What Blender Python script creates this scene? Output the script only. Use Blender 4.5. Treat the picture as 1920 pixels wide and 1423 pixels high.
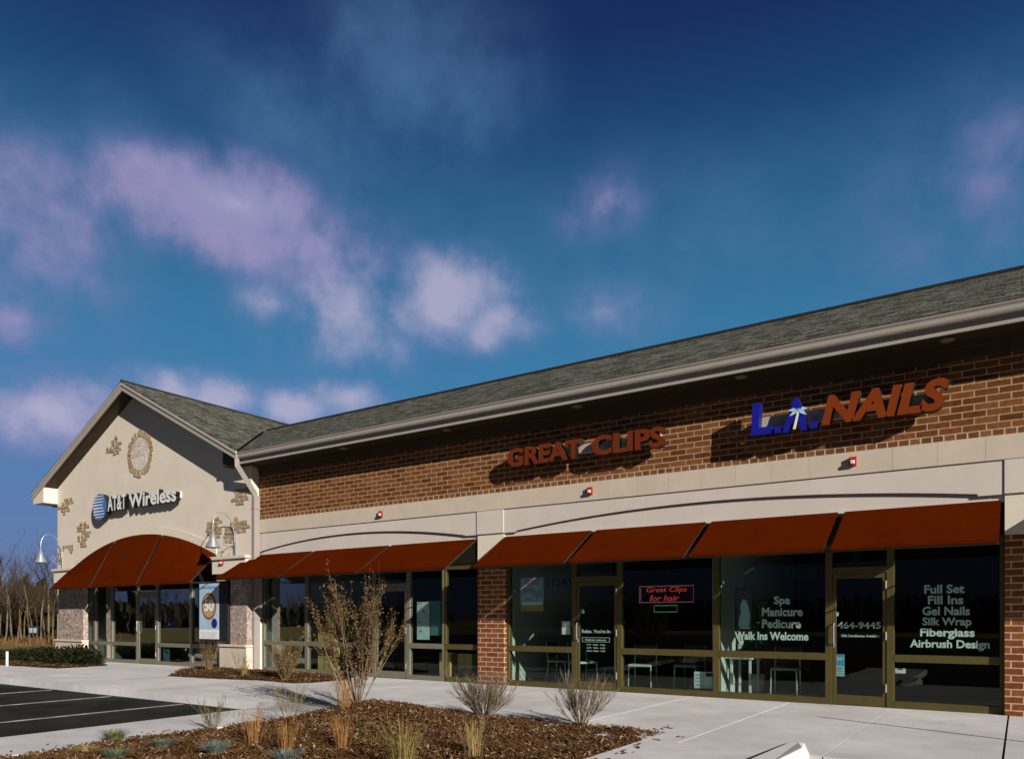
import bpy, math, random
from mathutils import Vector, Matrix
R = math.radians
SC = bpy.context.scene
for o in list(bpy.data.objects): bpy.data.objects.remove(o)
COL = SC.collection

# ------------------------------------------------------------------ camera
cd = bpy.data.cameras.new("camera"); cam = bpy.data.objects.new("camera", cd); COL.objects.link(cam)
cd.sensor_fit = 'HORIZONTAL'; cd.sensor_width = 36.0; cd.lens = 26.55
cd.shift_y = 0.2336; cd.clip_start = 0.05; cd.clip_end = 3000
cam.location = (0, 0, 1.39); cam.rotation_euler = (R(90), 0, R(34.0))
SC.camera = cam

# ------------------------------------------------------------------ light
SUN = Vector((2.40, -1.0, 0.94)).normalized()          # towards the sun
sl = bpy.data.lights.new("sun", 'SUN'); sun = bpy.data.objects.new("sun", sl); COL.objects.link(sun)
sl.energy = 4.6; sl.angle = R(0.5); sl.color = (1.0, 0.93, 0.84)
sun.location = (30, -12, 20); sun.rotation_euler = SUN.to_track_quat('Z', 'Y').to_euler()
SC.cycles.diffuse_bounces = 1
SC.view_settings.view_transform = 'Standard'; SC.view_settings.look = 'None'
SC.view_settings.exposure = 0.47; SC.view_settings.gamma = 1.0; SC.view_settings.use_curve_mapping = False

def srgb(r, g, b):
    f = lambda c: (c/255/12.92) if c/255 <= 0.04045 else ((c/255+0.055)/1.055)**2.4
    return (f(r), f(g), f(b))

# ------------------------------------------------------------------ sky
W = bpy.data.worlds.new("World"); SC.world = W; W.use_nodes = True
nt = W.node_tree; nt.nodes.clear()
def wn(t, **kw):
    n = nt.nodes.new(t)
    for k, v in kw.items(): setattr(n, k, v)
    return n
def wl(a, b): nt.links.new(a, b)
def wmath(op, a, b=None, c=None, clamp=False):
    n = wn('ShaderNodeMath', operation=op, use_clamp=clamp)
    for i, v in enumerate((a, b, c)):
        if v is None: continue
        if isinstance(v, (int, float)): n.inputs[i].default_value = v
        else: wl(v, n.inputs[i])
    return n.outputs[0]
out = wn('ShaderNodeOutputWorld'); bg = wn('ShaderNodeBackground'); wl(bg.outputs[0], out.inputs[0])
SKY_STR = 0.1
bg.inputs[1].default_value = SKY_STR
sky = wn('ShaderNodeTexSky'); sky.sky_type = 'NISHITA'; sky.sun_disc = False
sky.sun_elevation = math.asin(SUN.z); sky.sun_rotation = math.atan2(SUN.x, SUN.y)
sky.air_density = 1.0; sky.dust_density = 0.4; sky.ozone_density = 3.0
tc = wn('ShaderNodeTexCoord'); dirv = tc.outputs['Generated']
sep = wn('ShaderNodeSeparateXYZ'); wl(dirv, sep.inputs[0])
ramp = wn('ShaderNodeValToRGB'); wl(sep.outputs['Z'], ramp.inputs[0])
stops = [(0.0, (100, 106, 158)), (0.12, (88, 122, 180)), (0.24, (66, 132, 182)), (0.36, (48, 122, 166)),
         (0.46, (34, 99, 144)), (0.54, (20, 68, 118)), (0.61, (12, 38, 94)), (0.70, (9, 16, 72)), (1.0, (6, 10, 52))]
el = ramp.color_ramp.elements
while len(el) < len(stops): el.new(0.5)
for e, (p, c) in zip(el, stops): e.position = p; e.color = srgb(*c) + (1,)
# soft noise that frays the clouds
nz = wn('ShaderNodeTexNoise'); nz.inputs['Scale'].default_value = 13.0; nz.inputs['Detail'].default_value = 8.0; nz.inputs['Roughness'].default_value = 0.58
wl(dirv, nz.inputs['Vector'])
nz2 = wn('ShaderNodeTexNoise'); nz2.inputs['Scale'].default_value = 2.2; nz2.inputs['Detail'].default_value = 5.0; nz2.inputs['Roughness'].default_value = 0.6
wl(dirv, nz2.inputs['Vector'])
warp = wn('ShaderNodeTexNoise'); warp.inputs['Scale'].default_value = 6.0; warp.inputs['Detail'].default_value = 4.0
wl(dirv, warp.inputs['Vector'])
wv = wn('ShaderNodeVectorMath', operation='SUBTRACT'); wl(warp.outputs['Color'], wv.inputs[0]); wv.inputs[1].default_value = (.5, .5, .5)
wsc = wn('ShaderNodeVectorMath', operation='SCALE'); wl(wv.outputs[0], wsc.inputs[0]); wsc.inputs['Scale'].default_value = 0.06
wd = wn('ShaderNodeVectorMath', operation='ADD'); wl(dirv, wd.inputs[0]); wl(wsc.outputs[0], wd.inputs[1])
def cloud_field(blobs, lo=0.0, hi=1.0):
    """each blob: azimuth from +Y towards -X, elevation, half width, half height (degrees), weight"""
    acc = None
    for az, elv, rx, ry, wgt in blobs:
        a, e = R(az), R(elv)
        C = Vector((-math.sin(a)*math.cos(e), math.cos(a)*math.cos(e), math.sin(e)))
        Rt = Vector((math.cos(a), math.sin(a), 0)); U = Rt.cross(C)
        if U.z < 0: U = -U
        da = wn('ShaderNodeVectorMath', operation='DOT_PRODUCT'); wl(wd.outputs[0], da.inputs[0]); da.inputs[1].default_value = Rt / math.sin(R(rx))
        db = wn('ShaderNodeVectorMath', operation='DOT_PRODUCT'); wl(wd.outputs[0], db.inputs[0]); db.inputs[1].default_value = U / math.sin(R(ry))
        cb = wn('ShaderNodeCombineXYZ'); wl(da.outputs['Value'], cb.inputs[0]); wl(db.outputs['Value'], cb.inputs[1])
        ln = wn('ShaderNodeVectorMath', operation='LENGTH'); wl(cb.outputs[0], ln.inputs[0])
        v = wmath('MULTIPLY_ADD', ln.outputs['Value'], -wgt, wgt)
        acc = v if acc is None else wmath('SMOOTH_MAX', acc, v, 0.15)
    acc = wmath('MAXIMUM', acc, 0.0)
    n = wmath('ADD', wmath('MULTIPLY_ADD', nz.outputs[0], 1.5, -0.75), wmath('MULTIPLY_ADD', nz2.outputs[0], 1.1, -0.55))
    v = wmath('MULTIPLY_ADD', wmath('MULTIPLY', acc, 2.2, clamp=True), n, acc)
    mr = wn('ShaderNodeMapRange'); mr.interpolation_type = 'SMOOTHSTEP'; wl(v, mr.inputs[0])
    mr.inputs[1].default_value = lo; mr.inputs[2].default_value = hi
    return mr.outputs[0]
def pxdir(x, y):       # helper that only turns sky bearings into azimuth / elevation
    a = R(34) - math.atan((x-960)/1416.0)
    return math.degrees(a), math.degrees(math.atan((1160-y)/math.hypot(x-960, 1416)))
def B(x, y, rx, ry, w): return pxdir(x, y) + (rx, ry, w)
lilac = cloud_field([B(400, 400, 10.5, 4.8, 1.3), B(300, 430, 6, 4.0, 0.8), B(520, 380, 5.5, 3.4, .9), B(620, 460, 7, 4.4, 0.85), B(60, 480, 8.5, 8.0, 0.72), B(10, 320, 5, 6, 0.5), B(150, 330, 9, 4, .38),
                     B(20, 600, 5.5, 3.2, 0.75), B(120, 630, 6, 3, .4), B(70, 775, 11, 4.2, 0.95), B(1850, 340, 10, 9, 0.42), B(1760, 480, 9, 4, .3), B(1110, 395, 5.0, 3.6, 0.6)])
white = cloud_field([B(660, 580, 5.0, 5.4, 1.05), B(760, 575, 5, 3.6, .7), B(850, 565, 6.8, 4.4, 1.05), B(930, 610, 5.6, 3.2, 0.9), B(520, 570, 4.6, 2.6, 0.55), B(420, 750, 6.0, 2.8, 1.15), B(310, 735, 4.2, 2.2, 1.05), B(580, 640, 5, 4, .5),
                     B(550, 765, 5, 3.0, 1.1), B(650, 745, 5, 2.8, 1.05), B(180, 760, 8, 2.6, .75), B(50, 770, 9, 3.0, 1.0), B(440, 385, 6, 2.6, .75), B(1130, 590, 8, 3.6, 0.45), B(700, 640, 5, 3.6, .7)])
veil = cloud_field([B(770, 140, 10, 7.5, 0.85), B(600, 190, 11, 6, 0.6), B(870, 200, 6, 7, 0.6), B(480, 110, 8, 5, .3), B(250, 330, 12, 5, 0.5), B(1300, 450, 26, 8, 0.4), B(1820, 400, 12, 10, 0.5), B(700, 330, 10, 5, .35)], -0.1, 1.1)
haze = cloud_field([B(80, 480, 16, 11, .9), B(420, 440, 18, 9, .8), B(760, 570, 15, 8, .8), B(150, 800, 22, 8, .9), B(560, 760, 14, 5, .8), B(40, 1010, 20, 7, .8), B(1850, 380, 12, 10, .5), B(1110, 400, 8, 6, .5), B(1120, 600, 12, 5, .5)], -0.2, 1.5)
def wmix(f, a, b):
    n = wn('ShaderNodeMix', data_type='RGBA')
    if isinstance(f, (int, float)): n.inputs['Factor'].default_value = f
    else: wl(f, n.inputs['Factor'])
    for s, v in (('A', a), ('B', b)):
        i = [q for q in n.inputs if q.name == s and q.type == 'RGBA'][0]
        if isinstance(v, tuple): i.default_value = v
        else: wl(v, i)
    return [q for q in n.outputs if q.type == 'RGBA'][0]
c = ramp.outputs[0]
c = wmix(wmath('MULTIPLY', veil, 0.62), c, srgb(84, 128, 172) + (1,))
c = wmix(wmath('MULTIPLY', haze, 0.42), c, srgb(92, 120, 172) + (1,))
c = wmix(wmath('MULTIPLY', lilac, 0.86), c, wmix(lilac, srgb(98, 112, 174) + (1,), srgb(170, 158, 202) + (1,)))
c = wmix(wmath('MULTIPLY', white, 0.88), c, wmix(white, srgb(104, 130, 188) + (1,), srgb(186, 182, 212) + (1,)))
gain = wn('ShaderNodeVectorMath', operation='SCALE'); wl(c, gain.inputs[0]); gain.inputs['Scale'].default_value = 0.93/(SKY_STR*2**0.55)
base_sky = wmix(0.05, gain.outputs[0], sky.outputs[0])
# sky dimmed on purpose behind the camera to weaken its fill light (seen mirrored in the dark shop windows)
dv = wn('ShaderNodeVectorMath', operation='DOT_PRODUCT'); wl(dirv, dv.inputs[0]); dv.inputs[1].default_value = (-0.559, 0.829, 0)
fall = wn('ShaderNodeMapRange'); fall.interpolation_type = 'SMOOTHSTEP'; wl(dv.outputs['Value'], fall.inputs[0])
fall.inputs[1].default_value = -0.6; fall.inputs[2].default_value = 0.6; fall.inputs[3].default_value = 0.25; fall.inputs[4].default_value = 1.0
dim = wn('ShaderNodeVectorMath', operation='SCALE'); wl(base_sky, dim.inputs[0]); wl(fall.outputs[0], dim.inputs['Scale'])
wl(dim.outputs[0], bg.inputs[0])

# ------------------------------------------------------------------ materials
MATS = {}
def mat(name, col, rough=0.8, var=0.0, vscale=6.0, bump=0.0, bscale=80.0, metal=0.0, col2=None, emit=None, spec=None, detail=4.0):
    if name in MATS: return MATS[name]
    m = bpy.data.materials.new(name); m.use_nodes = True; t = m.node_tree
    p = t.nodes['Principled BSDF']; p.inputs['Roughness'].default_value = rough; p.inputs['Metallic'].default_value = metal
    p.inputs['Specular IOR Level'].default_value = spec if spec is not None else (0.08 if rough >= 0.8 else 0.35)
    p.inputs['Base Color'].default_value = tuple(col) + (1,)
    if var or bump or col2:
        g = t.nodes.new('ShaderNodeNewGeometry')
    if var or col2:
        n = t.nodes.new('ShaderNodeTexNoise'); n.inputs['Scale'].default_value = vscale; n.inputs['Detail'].default_value = detail; n.inputs['Roughness'].default_value = 0.65
        t.links.new(g.outputs['Position'], n.inputs['Vector'])
        r = t.nodes.new('ShaderNodeValToRGB'); t.links.new(n.outputs[0], r.inputs[0])
        r.color_ramp.elements[0].position = 0.32; r.color_ramp.elements[1].position = 0.68
        c2 = col2 if col2 else tuple(v*(1+var) for v in col); c1 = col if col2 else tuple(v*(1-var) for v in col)
        r.color_ramp.elements[0].color = tuple(c1) + (1,); r.color_ramp.elements[1].color = tuple(c2) + (1,)
        t.links.new(r.outputs[0], p.inputs['Base Color'])
    if bump:
        n2 = t.nodes.new('ShaderNodeTexNoise'); n2.inputs['Scale'].default_value = bscale; n2.inputs['Detail'].default_value = 3
        t.links.new(g.outputs['Position'], n2.inputs['Vector'])
        b = t.nodes.new('ShaderNodeBump'); b.inputs['Strength'].default_value = bump; b.inputs['Distance'].default_value = 0.01
        t.links.new(n2.outputs[0], b.inputs['Height']); t.links.new(b.outputs[0], p.inputs['Normal'])
    if emit:
        p.inputs['Emission Color'].default_value = tuple(emit[0]) + (1,); p.inputs['Emission Strength'].default_value = emit[1]
    MATS[name] = m; return m

def brick_mat(name, bw, bh, c1, c2, mortar, msize=0.010):
    m = bpy.data.materials.new(name); m.use_nodes = True; t = m.node_tree; p = t.nodes['Principled BSDF']; p.inputs['Roughness'].default_value = 0.9; p.inputs['Specular IOR Level'].default_value = 0.06
    g = t.nodes.new('ShaderNodeNewGeometry'); s = t.nodes.new('ShaderNodeSeparateXYZ'); t.links.new(g.outputs['Position'], s.inputs[0])
    a = t.nodes.new('ShaderNodeMath'); a.operation = 'SUBTRACT'; t.links.new(s.outputs['X'], a.inputs[0]); t.links.new(s.outputs['Y'], a.inputs[1])
    cb = t.nodes.new('ShaderNodeCombineXYZ'); t.links.new(a.outputs[0], cb.inputs[0]); t.links.new(s.outputs['Z'], cb.inputs[1])
    mp = t.nodes.new('ShaderNodeVectorMath'); mp.operation = 'ADD'; mp.inputs[1].default_value = (50.02, 40*bh - 4.0386 + 0.0, 0); t.links.new(cb.outputs[0], mp.inputs[0])
    b = t.nodes.new('ShaderNodeTexBrick'); t.links.new(mp.outputs[0], b.inputs['Vector'])
    b.inputs['Scale'].default_value = 1.0; b.inputs['Brick Width'].default_value = bw; b.inputs['Row Height'].default_value = bh
    b.inputs['Mortar Size'].default_value = msize; b.inputs['Mortar Smooth'].default_value = 0.25; b.inputs['Bias'].default_value = -0.1
    b.inputs['Color1'].default_value = c1 + (1,); b.inputs['Color2'].default_value = c2 + (1,); b.inputs['Mortar'].default_value = mortar + (1,)
    b.offset = 0.5
    n = t.nodes.new('ShaderNodeTexNoise'); n.inputs['Scale'].default_value = 14; n.inputs['Detail'].default_value = 5; t.links.new(g.outputs['Position'], n.inputs['Vector'])
    mr = t.nodes.new('ShaderNodeMapRange'); t.links.new(n.outputs[0], mr.inputs[0]); mr.inputs[1].default_value = .3; mr.inputs[2].default_value = .7; mr.inputs[3].default_value = 0.75; mr.inputs[4].default_value = 1.2
    mx = t.nodes.new('ShaderNodeVectorMath'); mx.operation = 'SCALE'; t.links.new(b.outputs['Color'], mx.inputs[0]); t.links.new(mr.outputs[0], mx.inputs['Scale'])
    t.links.new(mx.outputs[0], p.inputs['Base Color'])
    bp = t.nodes.new('ShaderNodeBump'); bp.invert = True; bp.inputs['Strength'].default_value = 0.7; bp.inputs['Distance'].default_value = 0.006
    t.links.new(b.outputs['Fac'], bp.inputs['Height']); t.links.new(bp.outputs[0], p.inputs['Normal'])
    MATS[name] = m; return m

def stone_mat(name, scale, cols, mortar):
    m = bpy.data.materials.new(name); m.use_nodes = True; t = m.node_tree; p = t.nodes['Principled BSDF']; p.inputs['Roughness'].default_value = 0.9; p.inputs['Specular IOR Level'].default_value = 0.06
    g = t.nodes.new('ShaderNodeNewGeometry')
    mp = t.nodes.new('ShaderNodeVectorMath'); mp.operation = 'MULTIPLY'; mp.inputs[1].default_value = (0.62, 0.62, 1.0); t.links.new(g.outputs['Position'], mp.inputs[0])
    v = t.nodes.new('ShaderNodeTexVoronoi'); v.inputs['Scale'].default_value = scale; t.links.new(mp.outputs[0], v.inputs['Vector'])
    e = t.nodes.new('ShaderNodeTexVoronoi'); e.feature = 'DISTANCE_TO_EDGE'; e.inputs['Scale'].default_value = scale; t.links.new(mp.outputs[0], e.inputs['Vector'])
    s = t.nodes.new('ShaderNodeSeparateColor'); t.links.new(v.outputs['Color'], s.inputs[0])
    r = t.nodes.new('ShaderNodeValToRGB'); t.links.new(s.outputs[0], r.inputs[0])
    el = r.color_ramp.elements
    while len(el) < len(cols): el.new(0.5)
    for i, (q, c) in enumerate(zip(el, cols)): q.position = i/(len(cols)-1); q.color = c + (1,)
    f = t.nodes.new('ShaderNodeMath'); f.operation = 'LESS_THAN'; f.inputs[1].default_value = 0.045; t.links.new(e.outputs['Distance'], f.inputs[0])
    mx = t.nodes.new('ShaderNodeMix'); mx.data_type = 'RGBA'; t.links.new(f.outputs[0], mx.inputs[0]); t.links.new(r.outputs[0], mx.inputs[6]); mx.inputs[7].default_value = mortar + (1,)
    t.links.new(mx.outputs[2], p.inputs['Base Color'])
    bp = t.nodes.new('ShaderNodeBump'); bp.inputs['Strength'].default_value = 0.8; bp.inputs['Distance'].default_value = 0.02
    t.links.new(e.outputs['Distance'], bp.inputs['Height']); t.links.new(bp.outputs[0], p.inputs['Normal'])
    MATS[name] = m; return m

def shingle_mat():
    m = bpy.data.materials.new("shingles"); m.use_nodes = True; t = m.node_tree; p = t.nodes['Principled BSDF']; p.inputs['Roughness'].default_value = 0.95; p.inputs['Specular IOR Level'].default_value = 0.05
    tcn = t.nodes.new('ShaderNodeUVMap')
    b = t.nodes.new('ShaderNodeTexBrick'); t.links.new(tcn.outputs[0], b.inputs['Vector'])
    b.inputs['Scale'].default_value = 1; b.inputs['Brick Width'].default_value = 0.20; b.inputs['Row Height'].default_value = 0.125; b.inputs['Mortar Size'].default_value = 0.006
    b.inputs['Color1'].default_value = (0.148, 0.148, 0.122, 1); b.inputs['Color2'].default_value = (0.040, 0.042, 0.030, 1); b.inputs['Mortar'].default_value = (0.03, 0.03, 0.027, 1)
    b.offset = 0.37; b.offset_frequency = 3; b.squash = 1.3; b.squash_frequency = 2
    n = t.nodes.new('ShaderNodeTexNoise'); n.inputs['Scale'].default_value = 16; n.inputs['Detail'].default_value = 8; t.links.new(tcn.outputs[0], n.inputs['Vector'])
    mr = t.nodes.new('ShaderNodeMapRange'); t.links.new(n.outputs[0], mr.inputs[0]); mr.inputs[1].default_value = .3; mr.inputs[2].default_value = .7; mr.inputs[3].default_value = 0.35; mr.inputs[4].default_value = 1.6
    mx = t.nodes.new('ShaderNodeVectorMath'); mx.operation = 'SCALE'; t.links.new(b.outputs['Color'], mx.inputs[0]); t.links.new(mr.outputs[0], mx.inputs['Scale'])
    t.links.new(mx.outputs[0], p.inputs['Base Color'])
    bp = t.nodes.new('ShaderNodeBump'); bp.invert = True; bp.inputs['Strength'].default_value = 0.6; bp.inputs['Distance'].default_value = 0.008
    t.links.new(b.outputs['Fac'], bp.inputs['Height']); t.links.new(bp.outputs[0], p.inputs['Normal'])
    MATS["shingles"] = m; return m

def glass_mat(name, tint, ior=1.75):
    m = bpy.data.materials.new(name); m.use_nodes = True; t = m.node_tree
    for n in list(t.nodes):
        if n.type != 'OUTPUT_MATERIAL': t.nodes.remove(n)
    o = [n for n in t.nodes if n.type == 'OUTPUT_MATERIAL'][0]
    tr = t.nodes.new('ShaderNodeBsdfTransparent'); tr.inputs[0].default_value = tint + (1,)
    gl = t.nodes.new('ShaderNodeBsdfGlossy'); gl.inputs['Roughness'].default_value = 0.0; gl.inputs['Color'].default_value = (0.92, 0.96, 0.96, 1)
    lw = t.nodes.new('ShaderNodeLayerWeight'); lw.inputs[0].default_value = 0.5
    pw = t.nodes.new('ShaderNodeMath'); pw.operation = 'POWER'; t.links.new(lw.outputs['Facing'], pw.inputs[0]); pw.inputs[1].default_value = 4.5
    fr = t.nodes.new('ShaderNodeMath'); fr.operation = 'MULTIPLY_ADD'; t.links.new(pw.outputs[0], fr.inputs[0]); fr.inputs[1].default_value = 1-ior; fr.inputs[2].default_value = ior
    mx = t.nodes.new('ShaderNodeMixShader'); t.links.new(fr.outputs[0], mx.inputs[0]); t.links.new(tr.outputs[0], mx.inputs[1]); t.links.new(gl.outputs[0], mx.inputs[2])
    t.links.new(mx.outputs[0], o.inputs[0]); MATS[name] = m; return m

BRICK = brick_mat("brick", 0.305, 0.1016, (0.220, 0.085, 0.027), (0.100, 0.033, 0.0105), (0.455, 0.315, 0.195), 0.0102)
HEADER = brick_mat("header_brick", 0.1525, 0.1016, (0.22, 0.10, 0.042), (0.13, 0.052, 0.02), (0.53, 0.40, 0.28), 0.012)
PIERBRICK = brick_mat("pier_brick", 0.305, 0.1016, (0.24, 0.085, 0.032), (0.14, 0.044, 0.017), (0.54, 0.37, 0.25), 0.0105)
STUCCO = mat("gable_stucco", (0.70, 0.63, 0.525), 0.92, var=0.04, vscale=1.5, bump=0.25, bscale=160)
STUCCO2 = mat("panel_stucco", (0.635, 0.57, 0.515), 0.92, var=0.04, vscale=1.5, bump=0.2, bscale=160)
BAND = mat("band_stone", (0.59, 0.51, 0.405), 0.92, var=0.06, vscale=2.0, bump=0.2, bscale=120)
PLINTH = mat("plinth_stucco", (0.62, 0.53, 0.43), 0.92, var=0.07, vscale=3.0, bump=0.3, bscale=120)
VENEER = stone_mat("stone_veneer", 17.0, [(0.16, 0.10, 0.075), (0.40, 0.31, 0.27), (0.26, 0.18, 0.145), (0.52, 0.43, 0.38)], (0.46, 0.39, 0.35))
STONE = mat("patch_stone", (0.22, 0.145, 0.085), 0.9, col2=(0.52, 0.41, 0.28), vscale=11.0, bump=0.5, bscale=60)
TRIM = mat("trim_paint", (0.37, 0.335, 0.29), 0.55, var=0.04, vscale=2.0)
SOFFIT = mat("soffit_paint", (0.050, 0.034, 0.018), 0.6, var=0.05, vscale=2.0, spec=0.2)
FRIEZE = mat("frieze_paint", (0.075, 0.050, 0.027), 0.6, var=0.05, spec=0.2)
WHITEMETAL = mat("downspout_paint", (0.42, 0.37, 0.335), 0.5, var=0.03)
DOWNSP = mat("downspout_beige", (0.30, 0.265, 0.24), 0.6, var=0.05, spec=0.2)
SHINGLE = shingle_mat()
BRONZE = mat("bronze_frame", (0.080, 0.063, 0.020), 0.5, var=0.10, vscale=5.0, spec=0.25)
AWNSHADE = mat("awning_shade_black", (0.009, 0.008, 0.005), 0.6, var=0.1)  # near-black colour stands in for the deep shade under the awnings
CHAMP = mat("champagne_frame", (0.165, 0.152, 0.112), 0.42, var=0.06, vscale=5.0)
GLASS = glass_mat("shop_glass", (0.84, 0.92, 0.89), 0.022)
GLASSR = glass_mat("reflective_shop_glass", (0.66, 0.75, 0.73), 0.24)
CANVAS = mat("awning_canvas", (0.080, 0.0105, 0.0008), 1.0, spec=0.0, var=0.10, vscale=1.6, bump=0.45, bscale=5)
DARKMETAL = mat("awning_frame", (0.03, 0.025, 0.022), 0.5)
GALV = mat("galvanised_metal", (0.36, 0.36, 0.38), 0.4, metal=0.5, var=0.05)
CONC = mat("concrete", (0.70, 0.68, 0.68), 0.9, var=0.07, vscale=0.9, bump=0.15, bscale=90, detail=8.0)
CONC2 = mat("kerb_concrete", (0.70, 0.68, 0.68), 0.9, var=0.07, vscale=1.6, bump=0.15, bscale=90, detail=8.0)
def weather(name, spots=0.9):
    m = MATS[name]; t = m.node_tree; p = t.nodes['Principled BSDF']; src = p.inputs['Base Color'].links[0].from_socket
    g = t.nodes.new('ShaderNodeNewGeometry')
    def nz_(scale, det, lo, hi, a, b):
        n = t.nodes.new('ShaderNodeTexNoise'); n.inputs['Scale'].default_value = scale; n.inputs['Detail'].default_value = det; n.inputs['Roughness'].default_value = .7; t.links.new(g.outputs['Position'], n.inputs['Vector'])
        r = t.nodes.new('ShaderNodeMapRange'); t.links.new(n.outputs[0], r.inputs[0])
        for i, v in enumerate((lo, hi, a, b)): r.inputs[i+1].default_value = v
        return r.outputs[0]
    f1 = nz_(0.55, 8, .35, .65, .80, 1.08); f2 = nz_(9.0, 4, .60, .72, 1.0, .80); f3 = nz_(60, 2, .3, .7, .92, 1.06); f4 = nz_(2.6, 9, .62, .70, 1.0, 1-.22*spots)
    cur = None
    for f in (f1, f2, f3, f4):
        if cur is None: cur = f
        else:
            q = t.nodes.new('ShaderNodeMath'); q.operation = 'MULTIPLY'; t.links.new(cur, q.inputs[0]); t.links.new(f, q.inputs[1]); cur = q.outputs[0]
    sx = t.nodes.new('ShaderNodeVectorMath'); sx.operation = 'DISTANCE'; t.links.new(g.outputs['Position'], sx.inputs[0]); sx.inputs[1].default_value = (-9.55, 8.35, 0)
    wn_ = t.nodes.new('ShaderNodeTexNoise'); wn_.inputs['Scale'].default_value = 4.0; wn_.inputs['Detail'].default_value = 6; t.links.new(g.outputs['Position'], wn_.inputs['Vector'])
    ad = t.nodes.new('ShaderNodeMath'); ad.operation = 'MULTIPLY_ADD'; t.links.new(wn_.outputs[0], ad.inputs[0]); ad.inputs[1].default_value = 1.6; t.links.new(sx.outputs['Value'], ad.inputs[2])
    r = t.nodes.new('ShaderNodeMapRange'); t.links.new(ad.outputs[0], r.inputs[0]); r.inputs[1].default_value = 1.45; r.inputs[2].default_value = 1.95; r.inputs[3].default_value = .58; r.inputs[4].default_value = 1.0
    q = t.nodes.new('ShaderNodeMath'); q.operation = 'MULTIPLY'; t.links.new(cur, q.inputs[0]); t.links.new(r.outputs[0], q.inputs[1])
    sc = t.nodes.new('ShaderNodeVectorMath'); sc.operation = 'SCALE'; t.links.new(src, sc.inputs[0]); t.links.new(q.outputs[0], sc.inputs['Scale']); t.links.new(sc.outputs[0], p.inputs['Base Color'])
weather("concrete"); weather("kerb_concrete")
CONCW = mat("pale_concrete", (0.70, 0.68, 0.66), 0.9, var=0.04, vscale=2.0)
ASPH = mat("asphalt", (0.013, 0.0125, 0.011), 0.88, col2=(0.046, 0.045, 0.036), vscale=0.9, bump=0.35, bscale=140, detail=9.0)
LINE = mat("line_paint", (0.17, 0.17, 0.16), 0.8, col2=(0.50, 0.50, 0.48), vscale=5.0, detail=9.0)
weather("asphalt", 1.2)
JOINT = mat("joint_filler", (0.10, 0.085, 0.075), 0.95)
FIELD = mat("dry_grass", (0.15, 0.115, 0.040), 0.95, col2=(0.25, 0.175, 0.065), vscale=0.12, detail=8.0)
SOIL = mat("mulch_soil", (0.018, 0.008, 0.0035), 0.95, col2=(0.085, 0.040, 0.016), vscale=22.0, bump=1.0, bscale=45, detail=6.0)
CHIP = mat("wood_chip", (0.030, 0.0135, 0.0055), 0.9, col2=(0.175, 0.092, 0.038), vscale=38.0)
PALECHIP = mat("pale_wood_chip", (0.16, 0.10, 0.055), 0.9, col2=(0.46, 0.34, 0.23), vscale=30.0)
RED = mat("alarm_red", (0.42, 0.03, 0.025), 0.4)
WHITE = mat("white_plastic", (0.75, 0.75, 0.74), 0.5)
BLACK = mat("black_paint", (0.012, 0.012, 0.013), 0.5)
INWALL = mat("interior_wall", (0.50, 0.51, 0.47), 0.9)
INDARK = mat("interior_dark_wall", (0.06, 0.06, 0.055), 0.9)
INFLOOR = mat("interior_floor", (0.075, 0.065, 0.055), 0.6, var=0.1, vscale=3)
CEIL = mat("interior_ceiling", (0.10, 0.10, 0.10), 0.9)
VINYL = mat("vinyl_lettering", (0.80, 0.82, 0.80), 0.6)
DIMVINYL = mat("dark_vinyl", (0.006, 0.007, 0.008), 0.6)
LRED = mat("sign_face_red", (0.155, 0.027, 0.007), 0.6, spec=0.1, var=0.05, vscale=3)
LRED2 = mat("sign_face_orange_red", (0.21, 0.036, 0.0055), 0.6, spec=0.1, var=0.05, vscale=3)
LRET = mat("sign_return_bronze", (0.030, 0.016, 0.010), 0.5)
LBLUE = mat("sign_face_blue", (0.010, 0.012, 0.30), 0.4)
LBLUER = mat("sign_return_blue", (0.008, 0.008, 0.13), 0.5)
LWHITE = mat("sign_face_white", (0.78, 0.78, 0.76), 0.4)
LBLK = mat("sign_return_black", (0.010, 0.010, 0.010), 0.5)
GLOBE = mat("globe_blue", (0.05, 0.17, 0.42), 0.4)
PALM = mat("palm_pale_blue", (0.45, 0.66, 0.85), 0.5)
PALMT = mat("palm_trunk_pale", (0.80, 0.78, 0.62), 0.5)
RACE = mat("raceway_grey", (0.42, 0.38, 0.32), 0.5)
BARK = mat("tree_bark", (0.018, 0.015, 0.011), 0.95, col2=(0.080, 0.063, 0.040), vscale=1.2)
TWIG = mat("twig_grey_brown", (0.15, 0.11, 0.07), 0.95, col2=(0.33, 0.26, 0.175), vscale=8)
TWIG2 = mat("twig_tan", (0.12, 0.080, 0.032), 0.95, col2=(0.26, 0.18, 0.085), vscale=8)
BARKL = mat("pale_bark", (0.05, 0.040, 0.024), 0.95, col2=(0.21, 0.165, 0.10), vscale=0.9)
BRUSH = mat("underbrush", (0.014, 0.011, 0.006), 0.95, col2=(0.045, 0.034, 0.017), vscale=0.5)
LEAFB = mat("dry_leaf", (0.060, 0.030, 0.010), 0.8, col2=(0.21, 0.13, 0.05), vscale=14)
STRAW = mat("straw_grass", (0.20, 0.145, 0.055), 0.9, col2=(0.38, 0.28, 0.13), vscale=12)
RUST = mat("rust_grass", (0.24, 0.105, 0.032), 0.9, col2=(0.38, 0.21, 0.08), vscale=12)
OLIVE = mat("olive_grass", (0.16, 0.125, 0.032), 0.9, col2=(0.32, 0.25, 0.09), vscale=12)
SAGE = mat("sage_grass", (0.075, 0.095, 0.06), 0.9, col2=(0.17, 0.20, 0.135), vscale=14)
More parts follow.
